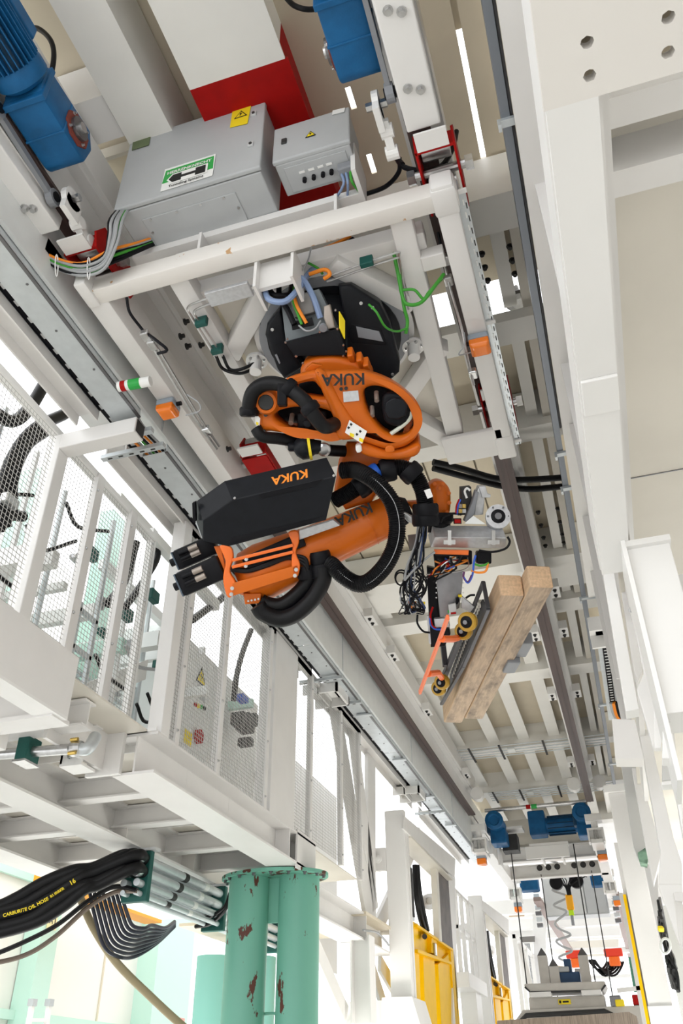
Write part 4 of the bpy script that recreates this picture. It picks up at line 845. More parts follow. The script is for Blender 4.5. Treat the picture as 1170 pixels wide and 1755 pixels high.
def gp3(x, y, off=0.): return PL(x, y, gpo - tl*off, gpn)
def zbar(z, a, b, w, h, m, nm, off=0.): return ob(nm, G().bar(gp3(*z(a)[0], off), gp3(*z(b)[0], off), w, h, tl), m, gr, bevel=.004)
zbar(ZE, (840, 95), (885, 335), .024, .026, 'gun_metal', 'frame_bar'); zbar(ZE, (885, 335), (660, 860), .024, .028, 'gun_metal', 'frame_bar')
zbar(ZE, (660, 860), (460, 1205), .024, .028, 'gun_metal', 'frame_bar'); zbar(ZE, (840, 95), (720, 400), .024, .026, 'gun_metal', 'frame_bar')
zbar(ZE, (645, 560), (470, 985), .045, .04, 'gun_metal', 'arm', .05)
zbar(ZE, (470, 640), (495, 860), .04, .04, 'gun_metal', 'arm', .08)
ho = ob('holed_plate', G().prism([gp3(*p, -.03) for p in ZE((830, 250), (870, 330), (660, 800), (500, 1130), (540, 930), (640, 640), (740, 420))], tl*.008), 'gun_metal', gr)
for i in range(22):
    t = i/21; x = 800 - 250*t; y = 300 + 640*t
    for k in (-18, 14): c = gp3(*ZE((x + k, y + k*.6))[0], -.026); ob('hole', G().cyl(c, c - tl*.006, .017, 8), 'cream_light', ho)
for (x, y), r, off in zip(ZE((695, 455), (658, 540), (462, 1005), (432, 1062)), (.068, .064, .062, .062), (.07, .06, .07, .06)):
    c = gp3(x, y, off + .02); ax = (-R2*.8 - tl*.5).normalized()
    wh = ob('roller', G().lathe(c - ax*.03, ax, [(0, r*.8), (.008, r), (.04, r), (.05, r*.85), (.05, r*.62), (.045, r*.6)], 28), 'roller_yellow', gr, smooth=True)
    ob('hub', G().lathe(c - ax*.02, ax, [(0, r*.58), (.045, r*.62), (.05, r*.5)], 20), 'black', wh, smooth=True); ob('hub_bolt', G().cyl(c + ax*.02, c + ax*.045, r*.24, 8), 'steel_dark', wh)
ob('axle', G().cyl(gp3(*ZE((695, 455))[0], .08), gp3(*ZE((640, 575))[0], .05), .022, 12), 'steel', gr)
ob('axle', G().cyl(gp3(*ZE((462, 1005))[0], .08), gp3(*ZE((430, 1075))[0], .05), .022, 12), 'steel', gr)
sb = ob('stop_bar', G().bar(gp3(*ZE((517, 412))[0], .34), gp3(*ZE((262, 1100))[0], .34), .035, .02, tl), 'salmon', gr, bevel=.004)
for a, b, c_ in (((465, 612), (560, 612), (612, 600)), ((340, 930), (430, 920), (460, 965))): ob('stop_link', G().tube([gp3(*ZE(a)[0], .33), gp3(*ZE(b)[0], .2), gp3(*ZE(c_)[0], .1)], .024, 8), 'orange_bright', sb)
# mast and cover plate
oT = D(775, 1010, 6.0); NT = V((.1, -.8, -.6)).normalized()
plate('cover_plate', [ZE((400, -5), (660, -5), (640, 200), (620, 330), (500, 400), (448, 420))], oT, NT, .05, .004, 'brushed', gr)
plate('mast', [ZE((320, -40), (400, -20), (440, 420), (500, 520), (510, 640), (365, 690), (340, 420))], oT, NT, .14, .01, 'black', gr, back=.05)
plate('mast', [ZD((380, 680), (530, 680), (530, 850), (400, 850), (390, 760))], oT, NT, .12, .01, 'black', gr, back=.04)
plate('mast_post', [ZE((325, 400), (345, 400), (365, 660), (345, 655))], oT, NT, .03, .002, 'alu', gr)
plate('valve_block', [ZE((390, 425), (520, 420), (535, 500), (400, 505))], oT, NT, .10, .006, 'alu', gr, back=-.02)
plate('valve_block', [ZE((360, 510), (530, 520), (540, 570), (490, 680), (360, 690))], oT, NT, .10, .008, 'black', gr)
plate('bracket', [ZE((640, 220), (760, 320), (720, 370), (640, 330))], oT, NT, .06, .004, 'alu', gr)
se = plate('sensor', [ZE((522, 290), (588, 275), (600, 370), (528, 380))], oT, NT, .05, .004, 'cab_light', gr, back=-.06)
plate('sensor_window', [ZE((545, 358), (590, 352), (592, 372), (545, 376))], oT, NT, .01, .001, 'red', se, back=-.065)
plate('sensor_light', [ZE((515, 340), (528, 338), (530, 362), (517, 362))], oT, NT, .012, .001, 'sign_green', se, back=-.065)
plate('tag', [ZE((610, 205), (645, 205), (645, 228), (612, 228))], oT, NT, .03, .002, 'sign_yellow', gr, back=-.03)
for i in range(6):
    for x in (412, 655): c = PL(*ZE((x, 10 + i*45))[0], oT + NT*.003, NT); ob('screw', G().cyl(c, c + NT*.005, .006, 6), 'steel', gr)
# aluminium box under the wrist
q0 = [D(x, y, d) for (x, y), d in zip(ZD((360, 628), (400, 535), (1050, 542), (1042, 640)), (5.76, 5.68, 5.68, 5.76))]; qv = D(*ZD((372, 425))[0], 5.80) - q0[1]
al = ob('tool_box', G().prism(q0, qv), 'alu', gr, bevel=.005)
for x, y in ((530, 540), (930, 540)): c = D(*ZD((x, y))[0], 5.665); ob('latch', G().obox(c, R0, R1, R2, .012, .05, .012).obox(c + R1*.03, R0, R1, R2, .04, .014, .014), 'steel', al)
plate('seal_strip', [ZD((390, 648), (708, 655), (705, 700), (400, 690))], D(770, 947, 5.72), NT, .06, .006, 'orange_bright2', gr)
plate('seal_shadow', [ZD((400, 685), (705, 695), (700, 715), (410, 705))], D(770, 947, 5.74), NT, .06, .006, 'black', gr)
plate('hinge_plate', [ZD((665, 412), (750, 340), (865, 418))], D(810, 895, 5.70), V((.2, -.85, -.5)), .012, .002, 'galv_pale', gr)
plate('actuator', [ZD((800, 75), (865, 75), (840, 330), (760, 340), (770, 150))], D(815, 860, 5.82), V((.2, -.7, -.7)), .1, .008, 'alu', gr)
plate('actuator_cover', [ZD((770, 110), (800, 130), (760, 330), (690, 400), (665, 390), (735, 230))], D(808, 865, 5.76), V((.2, -.7, -.7)), .08, .01, 'grey_plastic', gr)
plate('actuator_head', [ZD((800, 75), (860, 70), (880, 140), (910, 150), (905, 175), (830, 175))], D(828, 845, 5.78), V((.2, -.7, -.7)), .06, .005, 'alu', gr)
plate('valve_stack', [ZD((640, 90), (730, 80), (740, 210), (700, 330), (610, 340), (640, 210))], D(798, 860, 5.84), V((.2, -.7, -.7)), .12, .006, 'dark', gr)
for i in range(4): plate('valve', [ZD((615 + 35*(i % 2), 235 + 45*(i//2)), (648 + 35*(i % 2), 235 + 45*(i//2)), (648 + 35*(i % 2), 272 + 45*(i//2)), (613 + 35*(i % 2), 272 + 45*(i//2)))], D(798, 872, 5.77), V((.2, -.7, -.7)), .03, .004, ('tan_metal', 'brass', 'brass', 'cab_light')[i], gr)
plate('display', [ZD((578, 375), (632, 375), (635, 408), (580, 408))], D(784, 894, 5.70), V((.2, -.7, -.7)), .03, .002, 'red', gr)
plate('display_frame', [ZD((570, 368), (640, 368), (642, 415), (572, 415))], D(784, 894, 5.72), V((.2, -.7, -.7)), .03, .003, 'black', gr)
c = D(*ZD((975, 345))[0], 5.75); ax = (-R2 - R1*.25 - R0*.05).normalized()
fl = ob('flange', G().lathe(c - ax*.16, ax, [(0, .065), (.12, .065), (.121, .085), (.16, .085), (.161, .05), (.14, .048)], 30), 'alu', gr, smooth=True)
ob('flange_bore', G().lathe(c - ax*.02, ax, [(0, .046), (.022, .05), (.028, .03)], 24), 'black', fl, smooth=True); ob('flange_core', G().cyl(c, c + ax*.012, .024, 12), 'steel_dark', fl)
for i in range(6): ob('bolt', G().bolt(c + (R0*math.cos(i*1.047) + R1*math.sin(i*1.047))*.07, ax, .005, .008), 'steel_dark', fl)
plate('grey_cover', [ZD((150, 515), (240, 505), (225, 640), (165, 650))], D(706, 928, 6.2), V((.1, -.8, -.5)), .04, .004, 'grey_mid', gr)
ob('tool_flange', G().lathe(D(752, 893, 5.85), R1, [(-.06, .1), (0, .1), (.02, .08), (.08, .08)], 24), 'black', gr, smooth=True)
ob('cable_block', G().obox(D(795, 955, 5.9), R0, R1, R2, .05, .05, .05), 'black', gr, bevel=.01)
ob('cable_clamp', G().obox(D(828, 955, 5.85), R0, R1, R2, .05, .045, .05), 'black', gr, bevel=.012)
# timber counter clamp on the far side
ob('counter_clamp', G().obox(D(895, 1105, 6.45), tl, ta, (0, 0, 1), .05, .12, .05).obox(D(875, 1135, 6.6), tl, ta, (0, 0, 1), .05, .1, .05), 'grey_plastic', gr, bevel=.01)
# wires
random.seed(4)
for i in range(22):
    x0, y0 = ZD((262 + 3*i, 415))[0]; j = random.uniform
    p = [(x0, y0, 5.64), (x0 - j(2, 8), y0 + 30, 5.66), (x0 - j(6, 22), y0 + j(50, 75), 5.7), (j(688, 726), j(985, 1010), 5.75), (j(684, 730), j(1025, 1050), 5.78), (j(695, 720), j(1030, 1052), 5.8)]
    ob('wire', G().tube(bez([D(*q) for q in p], 6), random.choice((.004, .006, .008)), 6), random.choice(('black', 'black', 'black', 'dark', 'grey_wire', 'blue_wire')), gr, smooth=True)
for cx, cy, r in ((708, 1003, .055), (712, 1006, .075), (716, 1000, .062), (687, 992, .038), (688, 990, .045), (705, 1015, .08), (714, 1010, .05)):
    c = D(cx, cy, 5.76 + random.uniform(-.05, .05)); ob('wire_coil', G().tube([c + R0*math.cos(a)*r + R1*math.sin(a)*r*1.15 + R2*.02*math.sin(2*a) for a in [k*math.pi/10 for k in range(21)]], .006, 6), 'black', gr, smooth=True)
for i in range(3):
    for k, m in enumerate(('orange_wire', 'steel', 'sign_yellow')): c = D(*ZE((190 + k*40, 285 + i*32))[0], 5.8); ob('sensor_plug', G().cyl(c - R0*.03, c + R0*.03, .013 if k != 2 else .01, 8), m if i < 2 else 'black', gr)
for m, pts in (('wire_blue', ((355, 420), (360, 480), (400, 520), (455, 525))), ('red', ((380, 320), (358, 400), (375, 490), (410, 515))), ('black', ((240, 390), (240, 470), (290, 540), (355, 555))), ('black', ((600, 240), (595, 290), (612, 260), (605, 230))), ('black', ((680, 240), (720, 215), (765, 212)))):
    ob('wire', G().tube(bez([PL(*p, oT + NT*.04, NT) for p in ZE(*pts)], 6), .008, 6), m, gr, smooth=True)
for m, pts in (('wire_blue', ((770, 700), (755, 760), (740, 880), (700, 950), (660, 900))), ('purple', ((665, 850), (660, 900), (700, 945), (735, 880))), ('orange_wire', ((730, 840), (790, 858), (860, 845), (885, 770))), ('green_wire', ((760, 780), (810, 795), (860, 785), (890, 770))), ('black', ((800, 655), (920, 670), (1040, 640), (1080, 580), (1060, 530))), ('wire_blue', ((600, 330), (605, 260), (630, 190))), ('red', ((592, 320), (598, 250), (622, 190))), ('white_wire', ((690, 180), (670, 120), (690, 90), (720, 110))), ('black', ((450, 400), (480, 350), (560, 320), (640, 330))), ('grey_wire', ((400, 670), (330, 720), (220, 820), (120, 930))), ('grey_wire', ((245, 430), (220, 600), (150, 780), (120, 920))), ('black', ((540, 720), (560, 780), (610, 760), (640, 700)))):
    ob('wire', G().tube(bez([D(x, y, 5.70) for x, y in ZD(*pts)], 6), .008, 6), m, gr, smooth=True)
for i in range(14):
    j = random.uniform; a = [D(*ZD((j(380, 700), j(700, 760)))[0], 5.86), D(*ZD((j(380, 700), j(740, 830)))[0], 5.82), D(*ZD((j(300, 420), j(800, 960)))[0], 5.84)]
    ob('wire', G().tube(bez(a, 6), .006, 6), random.choice(('black', 'black', 'wire_blue', 'red', 'orange_wire', 'steel')), gr, smooth=True)

# ================================================================ conduits under the ceiling
for yy, zz, lab in ((16.35, 7.32, 'row of thin conduits under the ceiling above the timber end'), (19.3, 7.3, 'row of thin conduits under the ceiling near the far crane')):
    t = thing('conduit_row', lab, 'conduit', (-1.6, yy, zz))
    for i in range(5): ob('conduit', G().cyl((-2.95 if yy < 17 else -2.6, yy + i*.15, zz), (.15, yy + i*.15, zz), .011, 6), 'galv', t)
    for x in (-2.5, -1.9, -1.05): ob('hanger', G().box(x, x+.04, yy-.1, yy+.75, zz-.03, zz-.015), 'dark', t)
    ob('junction_box', G().box(-1.75, -1.6, yy+.1, yy+.3, zz-.06, zz-.02), 'galv_pale', t, bevel=.01)
dp = thing('drain_pipe', 'steel pipe with green band below the ceiling before the far crane', 'pipe', (-1.6, 19.6, 6.9))
ob('tube', G().cyl((-2.75, 19.6, 7.0), (-.5, 19.6, 7.0), .045, 12), 'steel', dp, smooth=True); ob('green_band', G().cyl((-1.7, 19.6, 7.0), (-1.58, 19.6, 7.0), .05, 12), 'sign_green', dp); ob('red_band', G().cyl((-1.82, 19.6, 7.0), (-1.72, 19.6, 7.0), .049, 12), 'red', dp)
p2_ = thing('drain_pipe', 'white pipe with green and red bands above the left trough', 'pipe', (-3, 5, 6.9))
a0 = P(203, 663, 'x', -2.98); a1 = V((-2.72, a0.y + .02, a0.z))
ob('tube', G().cyl(a0, a1, .04, 14), 'sign_white', p2_, smooth=True)
for k0, k1, m in ((.1, .25, 'red'), (.35, .7, 'sign_green')): ob('colour_band', G().cyl(a0.lerp(a1, k0), a0.lerp(a1, k1), .042, 14), m, p2_)
# conduits and hoses crossing on the right
bh = thing('black_hose_pair', 'pair of black hoses crossing above the right rail to the trough', 'hose', (-.3, 7, 6.9))
for i, pts in enumerate((((742, 792), (790, 803), (850, 820), (905, 822), (970, 818)), ((742, 802), (800, 818), (860, 833), (910, 838), (970, 833)))): ob('hose', G().tube(bez([P(x, y, 'z', 6.95) for x, y in pts], 6), .035, 10), 'rubber', bh, smooth=True)
for x, y, lab in ((-.2, 5.49, 'round lamp in the bright ceiling gap right of the crane'),): 
    t = thing('ceiling_lamp', lab, 'lamp', (.03, y, 7.7)); ob('dome', G().lathe((.03, y, 7.66), (0, 0, 1), [(0, .10), (.02, .13), (.05, .11), (.06, .04), (.22, .02)], 20), 'grey_mid', t, smooth=True); ob('cage', G().lathe((.03, y, 7.64), (0, 0, 1), [(0, .06), (.02, .11)], 12), 'steel', t)
# ================================================================ far crane
fc = thing('overhead_crane', 'far white crane frame with hoist ropes under the rail ends', 'crane', (-1.6, 21.5, 6.2))
ob('cross_beam', G().ibeam((-2.75, 21.3, 6.2), (-.35, 21.3, 6.2), .22, .32), 'white', fc); ob('cross_beam', G().ibeam((-2.75, 23.2, 6.2), (-.35, 23.2, 6.2), .22, .32), 'white', fc)
for x in (-2.87, -.40): ob('side_beam', G().box(x-.12, x+.12, 20.2, 24.2, 6.2, 6.5), 'white', fc, bevel=.01)
for x in (-2.87, -.40):
    for y in (19.1, 24.6):
        h = ob('hanger', G().box(x-.17, x+.17, y-.14, y+.14, 6.42, 6.56).cyl((x, y, 6.25), (x, y, 6.45), .07, 14).box(x-.14, x+.14, y-.02, y+.02, 6.0, 6.28).box(x-.17, x-.13, y-.12, y+.14, 6.0, 6.28).box(x+.13, x+.17, y-.12, y+.14, 6.0, 6.28).box(x-.13, x+.13, y-.12, y+.14, 6.24, 6.28).box(x-.12, x+.12, y-.1, y+.6, 5.98, 6.06), 'white2', fc)
        ob('hanger_bolt', G().cyl((x, y-.08, 6.05), (x, y-.08, 6.24), .045, 10), 'steel', h)
for x, y, lab in ((-2.90, 19.4, 'small orange lamp at the near left corner of the far crane'), (-.36, 19.9, 'small orange lamp at the near right corner of the far crane'), (-2.88, 25.0, 'small orange lamp below the left end of the far crane'), (-.28, 25.0, 'small orange lamp below the right end of the far crane')):
    t = thing('marker_lamp', lab, 'lamp', (x, y, 6.1), 'orange lamps on the far crane'); z = 5.88 if y > 24 else 5.93; ob('housing', G().box(x-.1, x+.1, y-.1, y+.1, z, z+.1), 'grey_lamp', t); ob('lens', G().box(x-.1, x+.1, y-.1, y+.1, z-.13, z), 'orange_lens', t, bevel=.02)
ob('winch_plate', G().box(-2.0, -1.05, 20.0, 20.05, 5.98, 6.25), 'white2', fc, bevel=.01); ob('winch_rail', G().box(-1.9, -1.05, 20.0, 20.3, 6.25, 6.3), 'white', fc); ob('winch_post', G().box(-1.7, -1.66, 20.2, 20.9, 6.0, 6.1).box(-1.25, -1.21, 20.2, 20.9, 6.0, 6.1), 'white', fc)
ob('winch_drum', G().box(-2.5, -2.15, 20.0, 20.4, 6.2, 6.55), 'dark', fc); ob('winch_frame', G().box(-2.62, -2.57, 19.95, 20.4, 5.9, 6.7).box(-2.62, -2.0, 19.95, 20.4, 6.65, 6.7), 'white2', fc)
ob('panel', G().box(-2.65, -.45, 21.35, 21.4, 6.5, 7.2), 'cream_light', fc)
for i in range(6): ob('bolt', G().bolt((-2.0 + i*.22 + (.2 if i > 2 else 0), 23.05, 6.42), (0, -1, 0), .05, .04), 'dark', fc)
def fmotor(x, y, z, lab, lying):
    t = thing('gear_motor', lab, 'motor', (x, y, z), 'blue motors on the far crane')
    if lying:
        ob('motor_body', G().cyl((x-.35, y, z), (x+.35, y, z), .19, 20), 'blue', t, smooth=True); ob('gearbox', G().box(x-.72, x-.34, y-.22, y+.2, z-.22, z+.32), 'blue', t, bevel=.03)
        for i in range(12): a = i*.52; ob('fin', G().bar((x-.3, y+.2*math.cos(a), z+.2*math.sin(a)), (x+.3, y+.2*math.cos(a), z+.2*math.sin(a)), .012, .05, (0, math.cos(a), math.sin(a))), 'blue_dark', t)
    else:
        ob('motor_body', G().cyl((x, y-.34, z), (x, y+.25, z), .18, 24), 'blue', t, smooth=True); ob('fan_cover', G().lathe((x, y-.34, z), (0, -1, 0), [(0, .2), (.05, .2), (.08, .13), (.05, .1)], 24), 'blue', t, smooth=True)
        ob('gearbox', G().box(x-.16, x+.19, y-.1, y+.4, z-.42, z-.1), 'blue', t, bevel=.03); ob('terminal_box', G().box(x-.22, x-.14, y-.1, y+.15, z-.2, z+.1), 'blue_dark', t, bevel=.02)
fmotor(-2.52, 19.6, 6.68, 'blue motor on the left side of the far crane', False); fmotor(-.63, 19.8, 6.74, 'blue motor with round fan cover on the right side of the far crane', False)
fmotor(-1.15, 20.4, 6.75, 'blue hoist motor lying across the middle of the far crane', True)
for x, y, lab in ((-2.5, 25.0, 'blue drive seen below the far crane on the left'), (-.62, 25.0, 'blue drive seen below the far crane on the right')): tag(ob('gear_motor', G().box(x-.25, x+.25, y-.2, y+.2, 6.25, 6.6), 'blue', bevel=.04), lab, 'motor')
for i, (x, y0) in enumerate(((-2.35, 20.3), (-.95, 20.3))): tag(ob('hoist_rope', G().cyl((x, y0, 3.5), (x, y0, 6.3), .014, 6), 'dark'), ('steel hoist rope hanging left of the spiral cable', 'steel hoist rope hanging right of the spiral cable')[i], 'rope')
for i, (x, y0) in enumerate(((-2.0, 23.2), (-.75, 23.2))): tag(ob('hoist_rope', G().cyl((x, y0, 3.5), (x, y0, 6.3), .014, 6), 'dark'), ('thin rope farther behind on the left', 'thin rope farther behind on the right')[i], 'rope')
hc = thing('control_cabinet', 'pale grey cabinet hanging behind the far crane with hook in front', 'cabinet', (-1.4, 26.3, 5.6))
ob('body', G().box(-2.25, -.55, 26.0, 26.6, 5.75, 6.75), 'cab_grey', hc, bevel=.02); ob('door', G().box(-2.22, -1.15, 25.96, 26.0, 5.78, 6.72), 'cab_light', hc, bevel=.01); ob('door', G().box(-1.12, -.58, 25.96, 26.0, 5.78, 6.72), 'cab_grey', hc, bevel=.01)
for x, lab in ((-2.45, 'metal cable chain left of the hanging cabinet'), (-.36, 'metal cable chain right of the hanging cabinet')):
    t = thing('cable_chain', lab, 'chain', (x, 26, 5.9))
    for i in range(9): ob('link', G().box(x-.08, x+.08, 25.9, 26.05, 5.5+i*.15, 5.6+i*.15), 'galv' if i % 2 else 'steel_dark', t, bevel=.01)
hk = thing('hoist_hook', 'yellow hook block of the far crane with black cable bundle', 'hook', (-1.45, 24, 5.4))
ob('hook_block', G().box(-1.53, -1.35, 23.9, 24.05, 5.55, 5.92), 'yellow_orange', hk, bevel=.03); ob('hook_tag', G().box(-1.5, -1.38, 23.92, 24.02, 5.43, 5.55), 'lime', hk); ob('hook_rod', G().cyl((-1.44, 23.97, 5.2), (-1.44, 23.97, 5.45), .04, 8), 'grey_plastic', hk)
ob('hose_drum', G().lathe((-1.7, 24.0, 6.2), (0, -1, 0), [(0, .1), (.05, .17), (.2, .17), (.25, .1)], 20), 'black', hk, smooth=True); ob('hose_drum', G().lathe((-1.2, 24.2, 6.25), (0, -1, 0), [(0, .1), (.05, .18), (.2, .18), (.25, .1)], 20), 'black', hk, smooth=True)
for i in range(9): ob('cable', G().tube(bez([V((-1.8+.11*i, 23.9, 6.3)), V((-1.7+.09*i, 23.8, 6.22 + .03*(i % 3))), V((-1.5+.02*i, 23.85, 6.1)), V((-1.46+.01*i, 23.9, 5.9))], 5), .014, 6), 'black', hk)
zz = [(593, 480), (660, 510), (590, 570), (690, 640), (610, 690), (720, 740), (620, 800)]
sp = [D(x/4.18 + 800, y/4.18 + 1360, 22.) for x, y in zz] + [D(x/4.18 + 840, y/4.18 + 1540, 22.) for x, y in ((545, 95), (465, 170), (490, 215), (575, 260), (475, 300), (510, 340), (585, 375), (490, 420), (540, 450))]
tag(ob('spiral_cable', G().tube(bez(sp, 6), .03, 8), 'grey_wire', smooth=True), 'grey spiral cable zigzagging down from the far crane', 'cable')
for x in (-2.868, -.385):
    for dx in (-.25, .25):
        tag(ob('end_stop', G().cyl((x+dx, 17.9, 6.85), (x+dx, 17.7, 6.85), .13, 20).cyl((x+dx, 18.2, 6.85), (x+dx, 17.9, 6.85), .05, 10), 'white2', smooth=True), 'white round rail buffer at the %s side of the %s rail' % ('left' if dx < 0 else 'right', 'left' if x < -1 else 'right'), 'buffer')
# second rails beyond the far crane
for x, lab in ((-2.35, 'pale brown rail running on beyond the far crane, left'), (-.30, 'pale brown rail running on beyond the far crane, right')): tag(ob('crane_rail', G().box(x-.1, x+.1, 25, 38, 6.0, 6.1), 'rail_pale'), lab, 'rail')
for i, y in enumerate((28.5, 31.5, 34.5)): ob('trim_%d' % (i+1), G().box(-4.5, 1, y, y+.3, 6.3, 6.7), 'white2', kind='structure')
# ================================================================ wagon and concrete segment
wg = thing('segment_wagon', 'beige wagon with curved top and yellow sign at the lane end', 'vehicle', (-1.6, 20.4, 2.8))
ob('body', G().prism([V((x, 20.2, z)) for x, z in ((-2.75, 2.85), (-2.48, 3.12), (-.75, 3.13), (-.15, 3.13), (-.15, 2.6), (-2.75, 2.6))], (0, 1.5, 0)), 'beige_machine', wg)
ob('trim_line', G().tube([V((-2.65, 20.18, 2.84)), V((-2.42, 20.18, 3.02)), V((-.85, 20.18, 3.05)), V((-.6, 20.18, 2.92))], .045, 8), 'dark', wg)
ob('crossbar', G().box(-2.35, -.82, 20.3, 20.8, 3.12, 3.35), 'beige_machine', wg, bevel=.02); ob('deck', G().prism([V((x, 20.1, z)) for x, z in ((-2.38, 3.52), (-2.3, 3.42), (-.82, 3.40), (-.74, 3.52), (-.76, 3.57), (-2.38, 3.58))], (0, .9, 0)), 'beige_machine', wg, bevel=.02)
ob('deck_edge', G().tube([V((-2.37, 20.08, 3.52)), V((-2.27, 20.08, 3.42)), V((-.85, 20.08, 3.40)), V((-.75, 20.08, 3.5))], .02, 6), 'dark', wg)
for x0, x1 in ((-2.3, -1.85), (-1.25, -.85)): ob('pad', G().box(x0, x1, 20.05, 20.3, 3.33, 3.42), 'white', wg, bevel=.01)
sg = ob('sign', G().box(-1.75, -1.5, 20.28, 20.3, 3.20, 3.29), 'sign_yellow', wg); ob('sign_print', G().box(-1.66, -1.54, 20.275, 20.28, 3.23, 3.26), 'ink', sg); ob('sign_print', G().box(-1.73, -1.69, 20.275, 20.28, 3.22, 3.27), 'ink', sg)
ob('slot', G().box(-1.72, -1.5, 20.17, 20.2, 2.93, 3.0), 'dark', wg)
for x, h in ((-1.97, 4.27), (-1.76, 4.06), (-1.13, 4.24)):
    s = ob('guide_post', G().box(x-.1, x+.1, 20.4, 20.55, 3.57, h-.15), 'beige_machine', wg); ob('post_tip', G().loft([[V((x-.1, 20.4, h-.15)), V((x+.1, 20.4, h-.15)), V((x+.1, 20.55, h-.15)), V((x-.1, 20.55, h-.15))], [V((x-.01, 20.47, h)), V((x+.01, 20.47, h)), V((x+.01, 20.48, h)), V((x-.01, 20.48, h))]]), 'steel_dark', s)
ob('pump', G().box(-1.55, -1.4, 20.5, 20.7, 3.57, 4.05).box(-1.7, -1.25, 20.45, 20.75, 3.57, 3.8), 'blue_dark2', wg, bevel=.02); ob('pump_head', G().box(-1.75, -1.45, 20.42, 20.5, 3.8, 3.9), 'cab_grey', wg, bevel=.02)
ob('hydraulic_cluster', G().box(-.72, -.5, 20.2, 20.6, 3.1, 3.32), 'steel_dark', wg, bevel=.02); ob('valve_box', G().box(-.28, -.05, 20.2, 20.6, 3.14, 3.32), 'red', wg, bevel=.02); ob('valve_cover', G().box(-.62, -.45, 20.1, 20.4, 3.12, 3.24), 'sign_yellow', wg, bevel=.02)
tag(ob('concrete_segment', G().prism([V((x, 15.6, z)) for x, z in ((-2.40, 2.4), (-2.34, 2.64), (-.3, 2.70), (-.2, 2.64), (-.2, 1.9), (-2.5, 1.9))], (0, 1.2, 0)), 'concrete_dark'), 'rough concrete tunnel segment at the bottom edge before the wagon', 'segment')
for x, lab in ((-1.7, 'orange red clamp above the wagon on the left'), (-.66, 'orange red clamp above the wagon on the right')):
    t = thing('clamp_head', lab, 'clamp', (x, 27, 4.9)); ob('bracket', G().box(x-.25, x+.25, 27, 27.2, 4.83, 5.03), 'red_orange', t, bevel=.03); ob('jaw', G().box(x-.15, x+.15, 26.98, 27.15, 4.6, 4.83), 'orange_bright', t, bevel=.04)
hb_ = thing('hose_bundle', 'black hose bundle hanging behind the wagon on the right', 'hose', (-.6, 27, 4.6))
for i in range(8): ob('hose', G().tube(sag(P(1008 + i*1.5, 1645, 'y', 27), P(1040 + i*4, 1648, 'y', 27.3), .22 + .05*(i % 4)), .03, 6), 'rubber', hb_)
fg = thing('steel_gallery', 'bright white steel gallery closing the view behind the wagon', 'structure', (-1.5, 31, 3))
def fslab(nm, pts, Y, th, m): return ob(nm, G().prism([P(x, y, 'y', Y) for x, y in pts], (0, th, 0)), m, fg)
fslab('ceiling_beam', ((872, 1560), (1060, 1548), (1060, 1562), (872, 1574)), 30, .3, 'white3'); fslab('ceiling_beam', ((880, 1596), (1062, 1590), (1062, 1603), (880, 1609)), 33, .3, 'white2'); fslab('ceiling_panel', ((960, 1610), (1060, 1606), (1060, 1638), (975, 1640)), 36, .1, 'cream_light')
fslab('ceiling_beam', ((930, 1626), (1085, 1622), (1085, 1632), (930, 1636)), 35, .2, 'white2'); fslab('wall_column', ((912, 1545), (934, 1543), (936, 1700), (916, 1700)), 29, .3, 'white3'); fslab('wall_panel', ((862, 1560), (912, 1556), (914, 1690), (880, 1700)), 32, .1, 'white2')
fslab('cream_panel', ((872, 1563), (898, 1561), (898, 1570), (872, 1571)), 28.9, .05, 'tan_panel'); fslab('dark_ducts', ((890, 1606), (916, 1604), (916, 1614), (892, 1615)), 28.8, .05, 'grey_mid')
fslab('shelf', ((1012, 1672), (1080, 1669), (1080, 1675), (1012, 1678)), 30, .4, 'white3'); fslab('green_panel', ((1076, 1640), (1088, 1640), (1096, 1700), (1086, 1700)), 26, .1, 'mint_dark'); fslab('machine_block', ((984, 1660), (1004, 1660), (1006, 1682), (986, 1682)), 31, .3, 'grey_mid')
fslab('tarp', ((948, 1654), (966, 1656), (964, 1680), (950, 1678)), 24, .1, 'tan_panel')
gm_ = G(); c0 = P(888, 1618, 'y', 28.7); c1 = P(916, 1690, 'y', 28.7); n = 14
for i in range(n+1):
    x = c0.x + (c1.x - c0.x)*i/n; gm_.box(x-.006, x+.006, 28.7, 28.71, c1.z, c0.z)
for i in range(30):
    z = c1.z + (c0.z - c1.z)*i/29; gm_.box(c0.x, c1.x, 28.7, 28.71, z-.006, z+.006)
ob('wire_mesh', gm_, 'grey_plastic', fg, kind='stuff')
# stair lattice by the wagon
st = thing('lattice_stairs', 'white lattice stair frame right of the wagon', 'frame', (.1, 19, 2.5))
for a, b in (((-.12, 18.5, 2.0), (-.12, 18.5, 4.9)), ((-.5, 18.5, 3.25), (.35, 18.5, 3.3)), ((-.12, 18.5, 2.0), (.3, 18.5, 2.5)), ((.3, 18.5, 2.5), (.0, 18.5, 2.9)), ((.0, 18.5, 2.9), (.3, 18.5, 3.3)), ((.32, 18.5, 1.8), (.32, 18.5, 3.3))): ob('bar', G().bar(a, b, .07, .07), 'white2', st)
